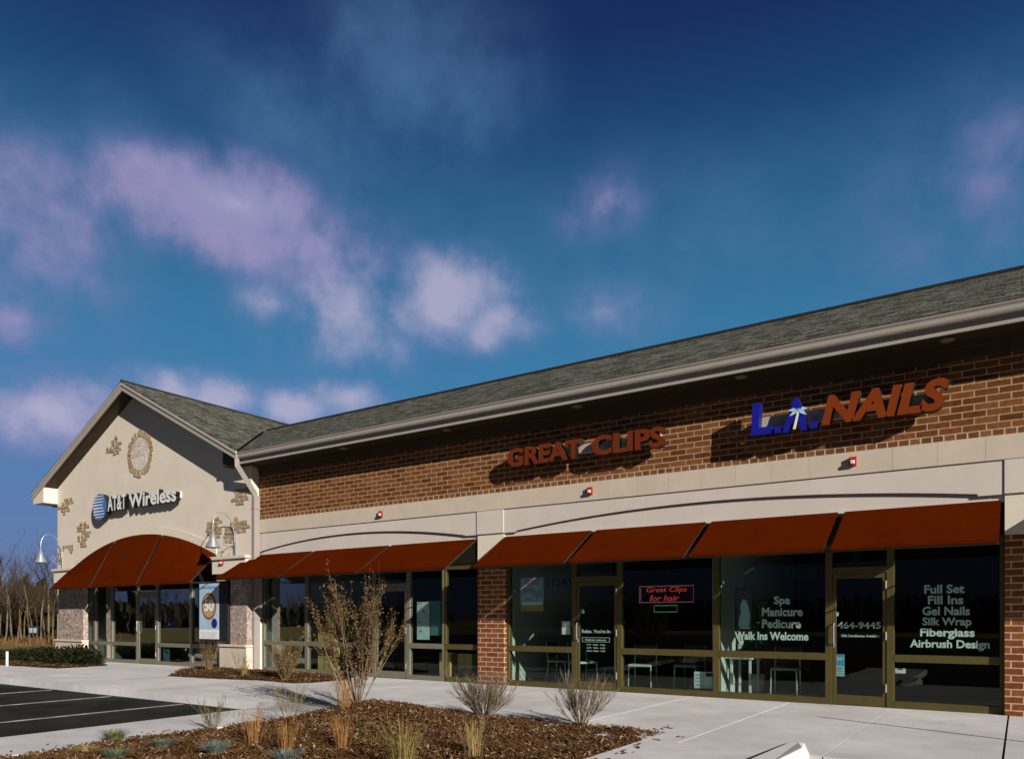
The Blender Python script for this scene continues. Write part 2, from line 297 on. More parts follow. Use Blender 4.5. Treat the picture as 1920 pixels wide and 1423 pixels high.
BLUEG = mat("blue_fescue", (0.085, 0.115, 0.10), 0.9, col2=(0.20, 0.25, 0.215), vscale=14)
GREENG = mat("green_grass", (0.055, 0.075, 0.022), 0.9, col2=(0.16, 0.19, 0.07), vscale=14)
YEW = mat("evergreen", (0.006, 0.009, 0.003), 0.9, col2=(0.026, 0.030, 0.011), vscale=7)

# ------------------------------------------------------------------ mesh building
class MB:
    def __init__(s): s.v = []; s.f = []; s.m = []
    def box(s, x0, x1, y0, y1, z0, z1, mi=0):
        b = len(s.v)
        s.v += [(x0, y0, z0), (x1, y0, z0), (x1, y1, z0), (x0, y1, z0), (x0, y0, z1), (x1, y0, z1), (x1, y1, z1), (x0, y1, z1)]
        for q in ((3, 2, 1, 0), (4, 5, 6, 7), (0, 1, 5, 4), (1, 2, 6, 5), (2, 3, 7, 6), (3, 0, 4, 7)):
            s.f.append(tuple(b+i for i in q)); s.m.append(mi)
    def face(s, pts, mi=0):
        b = len(s.v); s.v += [tuple(p) for p in pts]; s.f.append(tuple(range(b, b+len(pts)))); s.m.append(mi)
    def prism_xz(s, poly, y0, y1, mi=0):          # polygon in (x,z), counter-clockwise seen from -Y
        n = len(poly); b = len(s.v)
        s.v += [(x, y0, z) for x, z in poly] + [(x, y1, z) for x, z in poly]
        s.f.append(tuple(b+i for i in range(n))); s.m.append(mi)
        s.f.append(tuple(b+n+i for i in reversed(range(n)))); s.m.append(mi)
        for i in range(n):
            j = (i+1) % n; s.f.append((b+j, b+i, b+n+i, b+n+j)); s.m.append(mi)
    def prism_xy(s, poly, z0, z1, mi=0):          # polygon in (x,y), counter-clockwise from above
        n = len(poly); b = len(s.v)
        s.v += [(x, y, z0) for x, y in poly] + [(x, y, z1) for x, y in poly]
        s.f.append(tuple(b+i for i in reversed(range(n)))); s.m.append(mi)
        s.f.append(tuple(b+n+i for i in range(n))); s.m.append(mi)
        for i in range(n):
            j = (i+1) % n; s.f.append((b+i, b+j, b+n+j, b+n+i)); s.m.append(mi)
    def tube(s, pts, rad, n=6, mi=0, cap=True):
        pts = [Vector(p) for p in pts]; rings = []
        if not hasattr(rad, '__len__'): rad = [rad]*len(pts)
        ref = None
        for i, p in enumerate(pts):
            d = (pts[min(i+1, len(pts)-1)] - pts[max(i-1, 0)])
            if d.length < 1e-9: d = Vector((0, 0, 1))
            d.normalize()
            if ref is None: ref = Vector((1, 0, 0)) if abs(d.x) < 0.8 else Vector((0, 1, 0))
            a = d.cross(ref)
            if a.length < 1e-6: a = d.orthogonal()
            a.normalize(); bb = d.cross(a); ref = bb.cross(d) if False else ref
            b = len(s.v); rings.append(b)
            for k in range(n):
                t = 2*math.pi*k/n; q = p + (a*math.cos(t) + bb*math.sin(t))*rad[i]; s.v.append((q.x, q.y, q.z))
        for i in range(len(pts)-1):
            for k in range(n):
                k2 = (k+1) % n; s.f.append((rings[i]+k, rings[i]+k2, rings[i+1]+k2, rings[i+1]+k)); s.m.append(mi)
        if cap and n > 2:
            s.f.append(tuple(rings[0]+k for k in reversed(range(n)))); s.m.append(mi)
            s.f.append(tuple(rings[-1]+k for k in range(n))); s.m.append(mi)
    def lathe(s, prof, cx, cy, n=20, mi=0):       # profile of (radius, z) about a vertical axis
        rings = []
        for r, z in prof:
            b = len(s.v); rings.append(b)
            for k in range(n):
                t = 2*math.pi*k/n; s.v.append((cx+r*math.cos(t), cy+r*math.sin(t), z))
        for i in range(len(prof)-1):
            for k in range(n):
                k2 = (k+1) % n; s.f.append((rings[i]+k, rings[i]+k2, rings[i+1]+k2, rings[i+1]+k)); s.m.append(mi)
    def mesh(s, name, mats):
        me = bpy.data.meshes.new(name); me.from_pydata(s.v, [], s.f)
        if not isinstance(mats, (list, tuple)): mats = [mats]
        for q in mats: me.materials.append(q)
        if len(mats) > 1: me.polygons.foreach_set('material_index', s.m)
        me.update(); return me
    def build(s, name, mats, parent=None, smooth=False, bevel=0.0):
        o = bpy.data.objects.new(name, s.mesh(name, mats)); COL.objects.link(o)
        if parent is not None: o.parent = parent; o.matrix_parent_inverse = Matrix.Translation(parent_loc(parent)).inverted()
        if smooth: o.data.polygons.foreach_set('use_smooth', [True]*len(o.data.polygons))
        if bevel:
            b = o.modifiers.new('bevel', 'BEVEL'); b.width = bevel; b.segments = 2; b.limit_method = 'ANGLE'; b.angle_limit = R(40)
        return o
def parent_loc(o):
    return Vector(o.location) if o.parent is None else Vector((0, 0, 0))
def tag(o, label, cat, group=None, kind=None):
    if label: o['label'] = label
    if cat: o['category'] = cat
    if group: o['group'] = group
    if kind: o['kind'] = kind
    return o
def empty(name, loc, label, cat, group=None):
    o = bpy.data.objects.new(name, None); COL.objects.link(o); o.location = loc; o.empty_display_size = 0.2
    return tag(o, label, cat, group)
def structure(o): o['kind'] = 'structure'; return o
def kids(o): return [c for c in bpy.data.objects if c.parent == o]
def dup(o, loc, rz=0.0, scale=1.0, label=None, group=None):
    r = o.copy(); COL.objects.link(r); r.location = loc; r.rotation_euler = (0, 0, rz); r.scale = (scale,)*3
    if label: r['label'] = label
    if group: r['group'] = group
    for ch in kids(o):
        c2 = ch.copy(); COL.objects.link(c2); c2.parent = r
        for g in kids(ch):
            g2 = g.copy(); COL.objects.link(g2); g2.parent = c2
    return r
def wave(mb, n=0): pass

# ---- lettering: a mesh whose inked box is x 0..w, z 0..h, front face towards -Y
def text_raw(s, extrude, bold=0.0, shear=0.0, res=3):
    cu = bpy.data.curves.new('t', 'FONT'); cu.body = s; cu.size = 1.0; cu.extrude = extrude; cu.offset = bold; cu.shear = shear; cu.resolution_u = res
    o = bpy.data.objects.new('t', cu); COL.objects.link(o)
    dg = bpy.context.evaluated_depsgraph_get(); me = bpy.data.meshes.new_from_object(o.evaluated_get(dg))
    bpy.data.objects.remove(o); bpy.data.curves.remove(cu); return me
def bounds(me):
    xs = [v.co.x for v in me.vertices]; ys = [v.co.y for v in me.vertices]
    return min(xs), max(xs), min(ys), max(ys)
def place_text(me, x0, z0, y, sx, sz, ox, oy, depth, mats):
    """x = x0+(u-ox)*sx ; z = z0+(v-oy)*sz ; front at y, back at y+depth"""
    zs = [v.co.z for v in me.vertices]; zmin, zmax = min(zs), max(zs)
    for v in me.vertices:
        t = (zmax - v.co.z)/(zmax-zmin) if zmax > zmin else 0.0
        v.co = (x0+(v.co.x-ox)*sx, y + t*depth, z0+(v.co.y-oy)*sz)
    me.materials.clear()
    for m in (mats if isinstance(mats, (list, tuple)) else [mats]): me.materials.append(m)
    me.update()
    if isinstance(mats, (list, tuple)) and len(mats) > 1:
        for p in me.polygons: p.material_index = 0 if p.normal.y < -0.6 else 1
    return me
def add_mesh(name, me, parent=None):
    me.name = name; o = bpy.data.objects.new(name, me); COL.objects.link(o)
    if parent is not None: o.parent = parent; o.matrix_parent_inverse = Matrix.Translation(parent_loc(parent)).inverted()
    return o
def line(name, s, x0, x1, z0, z1, y, m, parent=None, bold=0.0, depth=0.002, shear=0.0):
    me = text_raw(s, 0.01, bold, shear); a, b, c2, d = bounds(me)
    place_text(me, x0, z0, y, (x1-x0)/(b-a), (z1-z0)/(d-c2), a, c2, depth, m)
    return add_mesh(name, me, parent)
def letters(s, x0, x1, z0, h, y, depth, mats, parent, bold=0.02, shear=0.0, capchar='H'):
    full = text_raw(s, 0.1, bold, shear); a, b, _, _ = bounds(full); bpy.data.meshes.remove(full)
    cap = text_raw(capchar, 0.1, bold, shear); _, _, c0, c1 = bounds(cap); bpy.data.meshes.remove(cap)
    sx = (x1-x0)/(b-a); sz = h/(c1-c0); res = []
    for i, ch in enumerate(s):
        if ch == ' ': continue
        pm = text_raw(s[:i+1], 0.1, bold, shear); _, pr, _, _ = bounds(pm); bpy.data.meshes.remove(pm)
        me = text_raw(ch, 0.1, bold, shear); la, lb, _, _ = bounds(me)
        place_text(me, x0 + (pr-a-(lb-la))*sx, z0, y, sx, sz, la, c0, depth, mats)
        res.append(add_mesh('letter', me, parent))
    return res

# ================================================================== THE GROUND
g = MB(); g.face([(-900, -900, -0.22), (900, -900, -0.22), (900, 900, -0.22), (-900, 900, -0.22)])
structure(g.build('ground', FIELD))
g = MB(); g.prism_xy([(-46, -45), (45, -45), (45, 8.10), (-46, 8.10)], -0.215, -0.15)
structure(g.build('parking_lot', ASPH))
g = MB()
def slab(m, x0, x1, y0, y1, z1=0.0, z0=-0.21): m.box(x0, x1, y0, y1, z0, z1)
# walk along the shops, cast in separate slabs with open joints
xs = [-32.5, -28.6, -25.6, -22.6, -19.6, -16.6, -13.6, -10.6, -8.1, -4.9, -3.2, -1.67, -0.16, 1.35, 2.86, 4.4, 5.9, 7.4, 8.9, 12.0]
for i in range(len(xs)-1):
    gap = 0.006 if xs[i+1] not in (-0.16,) else 0.006
    x0, x1 = xs[i]+gap, xs[i+1]-gap
    if xs[i] == -0.16: x0 += 0.012
    slab(g, x0, x1, 10.95, 13.3); slab(g, x0, x1, 8.95, 10.94); slab(g, x0, x1, 8.10, 8.942)
structure(g.build('sidewalk', CONC))
g = MB(); g.box(-32.5, 12.0, 8.11, 13.3, -0.212, -0.03); structure(g.build('sidewalk_base', JOINT))
g = MB(); 
slab(g, -9.95, -8.55, -6.0, 2.2); slab(g, -9.95, -8.55, 2.21, 5.2); slab(g, -9.95, -8.55, 5.21, 8.095)
structure(g.build('island_kerb', CONC2))
g = MB(); g.box(-3.62, -2.16, 2.5, 8.095, -0.21, -0.004); structure(g.build('island_path', CONC2))
# stall lines
g = MB()
for x in (-12.60, -15.03, -17.46, -19.9, -22.3, -24.8): g.box(x-0.05, x+0.05, 2.6, 8.0, -0.149, -0.146)
structure(g.build('stall_lines', LINE))
# damp stain by the kerb corner
STAIN = mat("damp_concrete", (0.30, 0.28, 0.285), 0.9, col2=(0.50, 0.47, 0.45), vscale=3.0, detail=9.0)
random.seed(5)
def blob(cx, cy, rx, ry, n=26, j=0.25): return [(cx+rx*math.cos(2*math.pi*k/n)*(1+random.uniform(-j, j)), cy+ry*math.sin(2*math.pi*k/n)*(1+random.uniform(-j, j))) for k in range(n)]
# kerb nose at the head of the ramp
g = MB()
zt = 0.07
pts0 = [(-2.15, 7.0), (-1.84, 7.0), (-1.80, 8.12), (-2.02, 8.86), (-2.15, 8.80)]
g.prism_xy(pts0, -0.2, 0.0)
b = len(g.v); top = [(-2.14, 7.0, zt), (-1.90, 7.0, zt), (-1.87, 8.10, zt), (-2.04, 8.68, 0.03), (-2.13, 8.66, 0.03)]
g.v += [(x, y, 0.0) for x, y in pts0] + top
n = 5
for i in range(n):
    j = (i+1) % n; g.f.append((b+i, b+j, b+n+j, b+n+i)); g.m.append(0)
g.f.append(tuple(b+n+i for i in range(n))); g.m.append(0)
structure(g.build('ramp_kerb', CONCW, bevel=0.012))

# ---- planting beds
def bed(name, poly, zedge, hump, seed, nx=90, ny=90):
    """raised soil: a grid clipped softly to a polygon, humped towards its middle"""
    import mathutils
    xs_ = [p[0] for p in poly]; ys_ = [p[1] for p in poly]
    x0, x1, y0, y1 = min(xs_), max(xs_), min(ys_), max(ys_)
    def inside(x, y):
        c_ = False; n_ = len(poly)
        for i in range(n_):
            (xa, ya), (xb, yb) = poly[i], poly[(i+1) % n_]
            if (ya > y) != (yb > y) and x < (xb-xa)*(y-ya)/(yb-ya)+xa: c_ = not c_
        return c_
    def edged(x, y):
        best = 9
        for i in range(len(poly)):
            a = Vector(poly[i]); b_ = Vector(poly[(i+1) % len(poly)]); p = Vector((x, y)); ab = b_-a
            t = max(0, min(1, (p-a).dot(ab)/ab.dot(ab))); best = min(best, (p-a-ab*t).length)
        return best
    def height(x, y):
        e = edged(x, y); k = min(1, e/1.1); k = k*k*(3-2*k)
        return zedge + min(1, e/0.08)*0.03 + hump(x, y)*k + 0.055*mathutils.noise.noise((x*2.2, y*2.2, seed)) * min(1, e/0.2) + 0.026*mathutils.noise.noise((x*8, y*8, seed))
    m = MB(); idx = {}
    for i in range(nx+1):
        for j in range(ny+1):
            x = x0+(x1-x0)*i/nx; y = y0+(y1-y0)*j/ny
            if inside(x, y): idx[(i, j)] = len(m.v); m.v.append((x, y, height(x, y)))
    for i in range(nx):
        for j in range(ny):
            q = [(i, j), (i+1, j), (i+1, j+1), (i, j+1)]
            q = [idx[k] for k in q if k in idx]
            if len(q) >= 3: m.f.append(tuple(q)); m.m.append(0)
    o = structure(m.build(name, SOIL, smooth=True))
    return height, inside
island = [(-8.56, -5.5), (-3.60, -5.5), (-3.60, 8.74), (-4.9, 8.80), (-5.8, 8.86), (-6.6, 8.85), (-7.4, 8.95), (-8.3, 9.05), (-8.95, 8.75), (-8.95, 8.1), (-8.56, 7.7)]
hump = lambda x, y: 0.20*math.exp(-((x+7.7)/1.7)**2-((y-7.7)/1.5)**2) + 0.03
H1, IN1 = bed('mulch_bed', island, -0.035, hump, 1.3, 130, 260)
wallbed = [(-19.3, 12.85), (-18.9, 11.9), (-17.2, 10.52), (-15.5, 10.66), (-14.3, 10.92), (-13.0, 10.86), (-12.7, 11.3), (-12.75, 12.3), (-13.3, 12.98), (-16.9, 12.98)]
H2, IN2 = bed('wall_mulch_bed', wallbed, 0.0, lambda x, y: 0.06, 4.0, 90, 40)
cornerbed = [(-33, 10.1), (-24.6, 10.25), (-22.3, 10.40), (-22.5, 11.9), (-24.2, 12.6), (-27.5, 12.6), (-33, 12.6)]
H3, IN3 = bed('corner_mulch_bed', cornerbed, 0.0, lambda x, y: 0.03, 7.0, 90, 30)
random.seed(11)
def chips(name, n, region, H, IN, size, label, lo=0.6):
    m = MB(); k = 0
    while k < n:
        x = random.uniform(region[0], region[1]); y = random.uniform(region[2], region[3])
        if not IN(x, y): continue
        k += 1
        L = size*random.uniform(lo, 1.7); w = L*random.uniform(.2, .45); a = random.uniform(0, math.pi); z = H(x, y)+random.uniform(0.0, 0.03); tl = random.uniform(-.8, .8)
        ca, sa = math.cos(a), math.sin(a); hz = L*math.sin(tl)*0.5; t_ = 0.005
        pts = [(-L/2, -w/2, -hz), (L/2, -w/2, hz), (L/2*.8, w/2, hz), (-L/2, w/2*.7, -hz)]
        P = [(x+u*ca-v*sa, y+u*sa+v*ca, z+h_) for u, v, h_ in pts]; b = len(m.v)
        m.v += P + [(p[0], p[1], p[2]-t_) for p in P]
        mi = 1 if random.random() < .10 else 0
        for q in ((0, 1, 2, 3), (0, 4, 5, 1), (1, 5, 6, 2), (2, 6, 7, 3), (3, 7, 4, 0)): m.f.append(tuple(b+i for i in q)); m.m.append(mi)
    o = m.build(name, [CHIP, PALECHIP]); tag(o, label, 'mulch', kind='stuff'); return o
chips('wood_mulch', 26000, (-9, -3.6, 3.0, 9.1), H1, IN1, 0.036, 'brown wood mulch covering the raised parking island bed')
chips('wood_mulch', 2600, (-19.3, -12.7, 10.5, 12.98), H2, IN2, 0.045, 'brown wood mulch in the bed along the shop wall')
chips('wood_mulch', 1600, (-30, -22.3, 10.1, 12.6), H3, IN3, 0.05, 'brown wood mulch below the dark evergreens at the gable corner')

random.seed(12); m = MB()
for k in range(90):
    sd = random.random(); t_ = random.uniform(0, 1); off = abs(random.gauss(0, .16))
    if sd < .4: x, y = -8.56-off-.02, 3.0+4.6*t_
    elif sd < .8: x, y = -8.6+5.0*t_, 8.84+off+.03
    else: x, y = -3.58+off, 6.4+2.3*t_
    L = random.uniform(.012, .04); a = random.uniform(0, 3.14); ca, sa = math.cos(a), math.sin(a); w_ = L*.3; b = len(m.v)
    P = [(x+u*ca-v*sa, y+u*sa+v*ca) for u, v in ((-L, -w_), (L, -w_*.7), (L*.8, w_), (-L*.9, w_*.8))]
    m.v += [(p[0], p[1], .009) for p in P] + [(p[0], p[1], .001) for p in P]
    for q in ((0, 1, 2, 3), (0, 4, 5, 1), (1, 5, 6, 2), (2, 6, 7, 3), (3, 7, 4, 0)): m.f.append(tuple(b+i for i in q)); m.m.append(0)
tag(m.build('spilled_mulch', CHIP), 'loose bits of brown mulch spilled on the concrete around the bed', 'mulch', kind='stuff')
# ================================================================== THE BUILDING
bld = empty('shop_building', (-12, 13, 0), 'single storey brick and stucco shop row with a gabled end bay', 'building')
XR = 10.2                                         # right end, beyond the picture
PIERS = [(-9.65, -8.96), (-0.20, 0.49), (9.2, XR)]
# brick wall above the stone band
m = MB(); m.box(-16.95, XR, 13.0, 13.25, 4.140, 5.445); m.build('brick_wall', BRICK, bld)
m = MB(); m.box(-16.95, XR, 12.992, 13.25, 4.0386, 4.1398); m.build('header_course', HEADER, bld)
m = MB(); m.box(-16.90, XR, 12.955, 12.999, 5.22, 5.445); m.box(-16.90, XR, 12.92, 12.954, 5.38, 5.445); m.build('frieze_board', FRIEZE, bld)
# upper stone band in segments
m = MB(); x = -16.90
while x < XR:
    x1 = min(x+0.61, XR); m.box(x+0.0016, x1-0.0016, 12.950, 13.25, 3.684, 4.036); x = x1
m.build('stone_band', BAND, bld)
# lower panels with the shallow arches
def arch_panel(xa, xb, ax0, ax1, zs, zp):
    m = MB(); N = 48; zt, zb, yf = 3.682, 3.185, 12.972
    def z_at(x):
        if x <= ax0 or x >= ax1: return zb
        t = (x-ax0)/(ax1-ax0)*2-1; return zs + (zp-zs)*(1-t*t)
    xs_ = [xa, ax0-1e-4] + [ax0+(ax1-ax0)*i/N for i in range(N+1)] + [ax1+1e-4, xb]
    xs_ = [q for q in xs_ if xa <= q <= xb]
    for i in range(len(xs_)-1):
        x0, x1 = xs_[i], xs_[i+1]
        za = z_at(x0+1e-6) if x1-x0 > 1e-3 else z_at(x0); zc = z_at(x1-1e-6) if x1-x0 > 1e-3 else z_at(x1)
        m.face([(x0, yf, za), (x1, yf, zc), (x1, yf, zt), (x0, yf, zt)])
        m.face([(x0, yf, za), (x0, 13.05, za), (x1, 13.05, zc), (x1, yf, zc)])
    m.face([(xa, yf, zt), (xb, yf, zt), (xb, 13.05, zt), (xa, 13.05, zt)])
    m.build('arch_panel', STUCCO2, bld)
    m = MB(); m.box(xa, xb, 13.022, 13.24, 3.085, 3.680); m.build('arch_infill', STUCCO2, bld)
    m = MB(); m.box(xa+.002, xb-.002, 13.03, 13.24, 2.602, 3.083); m.build('awning_shade_panel', AWNSHADE, bld)  # added dark sheet, paints the shade seen through the awning gaps
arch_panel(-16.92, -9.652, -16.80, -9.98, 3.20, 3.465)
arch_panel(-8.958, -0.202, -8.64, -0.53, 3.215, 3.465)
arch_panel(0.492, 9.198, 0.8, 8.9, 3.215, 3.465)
for a, b_ in PIERS:
    m = MB(); m.box(a-0.004, b_+0.004, 12.958, 13.25, 3.19, 3.682); m.build('pier_block', STUCCO2, bld, bevel=0.004)
    m = MB(); m.box(a+0.002, b_-0.002, 12.990, 13.30, 2.60, 3.188); m.build('pier_stucco', STUCCO, bld)
    m = MB(); m.box(a, b_, 12.994, 13.30, 0.0, 2.598); m.build('brick_pier', PIERBRICK, bld)
# eaves
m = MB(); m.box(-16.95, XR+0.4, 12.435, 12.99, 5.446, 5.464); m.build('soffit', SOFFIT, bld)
m = MB(); m.box(-16.98, XR+0.4, 12.400, 12.434, 5.4425, 5.72); m.build('fascia', TRIM, bld)
m = MB()
prof = [(12.398, 5.572), (12.315, 5.572), (12.300, 5.60), (12.296, 5.655), (12.272, 5.690), (12.272, 5.705), (12.284, 5.705), (12.300, 5.668), (12.306, 5.606), (12.32, 5.584), (12.398, 5.584)]
b = len(m.v); x0, x1 = -17.05, XR+0.4; n = len(prof)
m.v += [(x0, y, z) for y, z in prof] + [(x1, y, z) for y, z in prof]
for i in range(n-1): m.f.append((b+i, b+i+1, b+n+i+1, b+n+i)); m.m.append(0)
m.f.append(tuple(b+i for i in range(n))); m.m.append(0)
m.build('gutter', TRIM, bld)
# roofs
RY, RZ = 15.75, 7.44
EY, EZ = 12.30, 5.728
def roof_sheet(name, faces, th=0.03):
    m = MB()
    for pts, uv in faces: pass
    me = bpy.data.meshes.new(name); vs = []; fs = []; uvs = []
    for pts, uv in faces:
        b = len(vs); vs += [tuple(p) for p in pts]; fs.append(tuple(range(b, b+len(pts)))); uvs += uv
    me.from_pydata(vs, [], fs); l = me.uv_layers.new(name='UVMap')
    for i, lp in enumerate(me.loops): l.data[i].uv = uvs[lp.vertex_index]
    me.materials.append(SHINGLE); me.update()
    o = add_mesh(name, me, bld); s = o.modifiers.new('thick', 'SOLIDIFY'); s.thickness = th; s.offset = -1.0
    return o
sl_ = math.sqrt(1.25)
vx = lambda y: -16.83-(y-12.25)                   # valley line between the two roofs
GX, GZ = -22.45, 8.53                             # gable ridge
gz = lambda x: GZ-0.497*abs(x-GX)
P1 = [(-16.95, EY, EZ), (XR+.4, EY, EZ), (XR+.4, RY, RZ), (vx(RY)+0.15, RY, RZ)]
P2 = [(XR+.4, RY, RZ), (XR+.4, 19.3, 5.70), (-24, 19.3, 5.70), (-24, RY, RZ)]
U = lambda P, f: [f(*p) for p in P]
roof_sheet('main_roof', [(P1, U(P1, lambda x, y, z: (x+40, (y-EY)*sl_))), (P2, U(P2, lambda x, y, z: (x+40, (y-RY)*sl_)))])
PR = [(GX, 12.25, GZ), (-16.90, 12.25, gz(-16.90)), (vx(RY), RY, gz(vx(RY))), (vx(RY)-0.2, 22, gz(vx(RY)-.2)), (GX, 22, GZ)]
PL = [(GX, 22, GZ), (-28.15, 22, gz(-28.15)), (-28.15, 12.25, gz(-28.15)), (GX, 12.25, GZ)]
roof_sheet('gable_roof', [(PR, U(PR, lambda x, y, z: (y+5.03, (x+60)*sl_))), (PL, U(PL, lambda x, y, z: (y+5.03, (x+60)*sl_)))])
m = MB(); m.tube([(vx(RY)+.2, RY, RZ+.012), (XR+.4, RY, RZ+.012)], 0.045, 6); m.tube([(GX, 12.25, GZ+.01), (GX, 22, GZ+.01)], 0.045, 6); m.build('ridge_cap', SHINGLE, bld)
# gable wall
WL, WR, GY = -27.39, -16.96, 12.75
OL, OR = -26.02, -18.45
m = MB()
m.prism_xz([(WL, 3.10), (WR, 3.10), (WR, gz(WR)-0.22), (GX, GZ-0.22), (WL, gz(WL)-0.22)], GY, 13.2)
m.build('gable_wall', STUCCO, bld)
for a, b_ in ((WL, OL), (OR, WR)):
    m = MB(); m.box(a, b_, GY, 13.2, 0, 3.098); m.build('gable_jamb', STUCCO, bld)
m = MB(); m.box(WL, WL+0.2, 13.2, 21.5, 0, 5.6); m.box(XR-.2, XR, 13.25, 19, 0, 5.4); m.box(WL, XR, 19.0, 19.2, 0, 5.4); m.build('back_wall', STUCCO, bld)
# arch trim above the domed awning
m = MB(); N = 40
DC, DH = -22.26, 3.82
zw = lambda x: 3.20+0.78*(1-((x-DC)/DH)**2)
for i in range(N):
    x0 = DC-DH+2*DH*i/N; x1 = DC-DH+2*DH*(i+1)/N
    m.prism_xz([(x0, zw(x0)-.05), (x1, zw(x1)-.05), (x1, zw(x1)+.20), (x0, zw(x0)+.20)], GY-0.03, GY-0.002)
m.build('arch_trim', STUCCO, bld)
m = MB(); m.prism_xz([(OL+.01, 3.101), (OR-.01, 3.101)] + [(DC+DH-.15-(2*DH-.3)*i/24, zw(DC+DH-.15-(2*DH-.3)*i/24)-.09) for i in range(25)], GY-0.025, GY-0.003); m.build('awning_shade_panel', AWNSHADE, bld)  # added dark sheet, paints the shade behind the domed awning
# rake boards, soffits and eave returns of the gable
def rake(side):
    xe = -28.12 if side < 0 else -16.93
    m = MB(); z0, z1 = gz(GX), gz(xe)
    pts = [(GX, z0-0.27), (xe, z1-0.25), (xe, z1-0.031), (GX, z0-0.031)] if side > 0 else [(xe, z1-0.25), (GX, z0-0.27), (GX, z0-0.031), (xe, z1-0.031)]
    m.prism_xz(pts, 12.27, 12.30); m.build('rake_board', TRIM, bld)
    m = MB()
    pts = [(GX, z0-0.115), (xe, z1-0.11), (xe, z1-0.035), (GX, z0-0.035)] if side > 0 else [(xe, z1-0.11), (GX, z0-0.115), (GX, z0-0.035), (xe, z1-0.035)]
    m.prism_xz(pts, 12.245, 12.269); m.build('rake_trim', WHITEMETAL, bld)
    m = MB(); a = [(GX, z0-0.23), (xe, z1-0.23), (xe, z1-0.20), (GX, z0-0.20)] if side > 0 else [(xe, z1-0.23), (GX, z0-0.23), (GX, z0-0.20), (xe, z1-0.20)]
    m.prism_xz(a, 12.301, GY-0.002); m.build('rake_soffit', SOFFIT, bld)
rake(-1); rake(1)
m = MB(); m.prism_xz([(-28.12, 5.32), (WL-0.0, 5.32), (WL, gz(WL)-0.24), (-28.12, gz(-28.12)-0.252)], 12.302, 12.9); m.build('eave_return', STUCCO, bld)
m = MB(); m.box(-28.2, -28.121, 12.28, 22, gz(-28.12)-.25, gz(-28.12)-.06); m.box(-28.12, WL, 12.9, 22, 5.3, 5.33); m.build('side_gutter', TRIM, bld)
m = MB(); m.prism_xz([(-17.75, 5.46), (-16.99, 5.46), (-16.99, gz(-16.99)-0.26), (-17.75, gz(-17.75)-0.26)], 12.45, GY-0.003); m.build('eave_return', SOFFIT, bld)
# downspout at the inner corner
m = MB()
m.tube([(-16.98, 12.34, 5.58), (-16.98, 12.34, 5.40), (-16.895, 12.82, 4.72), (-16.893, 12.842, 4.60)], [0.085]*4, 4)
m.box(-16.958, -16.825, 12.752, 12.935, 0.02, 4.66)
for z in (4.3, 2.9, 1.4): m.box(-16.958, -16.812, 12.744, 12.99, z, z+0.025)
m.build('downspout', DOWNSP, bld, bevel=0.006)
# corner pilasters of the gable
for (a, b_, pa, pb, sa, sb) in ((-18.50, -17.04, -18.07, -16.86, -17.62, -16.92), (-27.42, -25.75, -27.15, -25.30, -26.95, -25.36)):
    m = MB(); m.box(a, b_, GY-0.11, GY-0.002, 2.62, 3.0); m.build('pilaster', STUCCO, bld)
    m = MB(); m.box(a-.05, b_+.05, GY-0.17, GY-0.002, 3.002, 3.09); m.build('pilaster_cap', PLINTH, bld, bevel=0.01)
    m = MB(); m.box(sa, sb, GY-0.16, GY-0.002, 0.712, 2.618); m.build('stone_facing', VENEER, bld)
    m = MB(); m.box(pa+.03, pb-.03, GY-0.20, GY-0.002, 0.0, 0.64); m.build('plinth', PLINTH, bld)
    m = MB(); m.box(pa, pb, GY-0.24, GY-0.002, 0.642, 0.71); m.build('plinth_cap', PLINTH, bld, bevel=0.012)
# loose stone patches in the stucco
random.seed(21)
def patch(cells, x0, z1, cw, ch):
    m = MB()
    for r_, row in enumerate(cells):
        x = x0+random.uniform(-.45, .45)*cw
        for ch_ in row:
            if ch_ == '#':
                wv_ = cw*random.uniform(.8, 1.15); hh = ch*random.uniform(.78, .98); d = random.uniform(.010, .026)
                zt = z1-r_*ch
                m.box(x+.006, x+wv_-.006, GY-d, GY-0.001, zt-hh, zt-.006)
            x += cw
    m.build('stone_patch', STONE, bld, bevel=0.006)
patch(["...#.", "..##.", "..###", "####.", "#####", "..##."], -24.22, 7.14, 0.185, 0.098)
patch(["..###", ".####", "####.", ".###.", "..#.."], -27.3, 5.46, 0.195, 0.115)
patch([".##.", "####", "###.", ".###", "####", "###.", ".##.", ".##."], -26.0, 4.58, 0.205, 0.105)
patch(["..####", "##..##", "##...#", "##....", "##....", "##...."], -27.36, 3.88, 0.17, 0.105)
patch(["####", ".###", "####", ".##."], -17.74, 4.88, 0.185, 0.112)
patch([".##.", "####", "###.", "####", "####", ".##."], -18.84, 4.20, 0.175, 0.098)
patch(["..#...", ".####.", "######", "#####.", "###...", "##...."], -18.06, 4.14, 0.178, 0.115)
# medallion
m = MB(); cx, cz = -22.25, 6.42
for k in range(30):
    t0 = 2*math.pi*k/30; t1 = 2*math.pi*(k+.88)/30; ro = random.uniform(.65, .74); ri = .50
    m.prism_xz([(cx+r_*math.cos(t), cz+r_*math.sin(t)) for r_, t in ((ri, t0), (ro, t0), (ro, t1), (ri, t1))], GY-random.uniform(.016, .03), GY-.001)
m.build('medallion_ring', STONE, bld, bevel=0.006)
SPECK = stone_mat("medallion_stone", 11.0, [(0.62, 0.56, 0.50), (0.66, 0.60, 0.55), (0.45, 0.36, 0.28), (0.68, 0.63, 0.58)], (0.62, 0.56, 0.50))
m = MB(); m.prism_xz([(cx+.498*math.cos(2*math.pi*k/40), cz+.498*math.sin(2*math.pi*k/40)) for k in range(40)], GY-.015, GY-.001); m.build('medallion_panel', SPECK, bld)

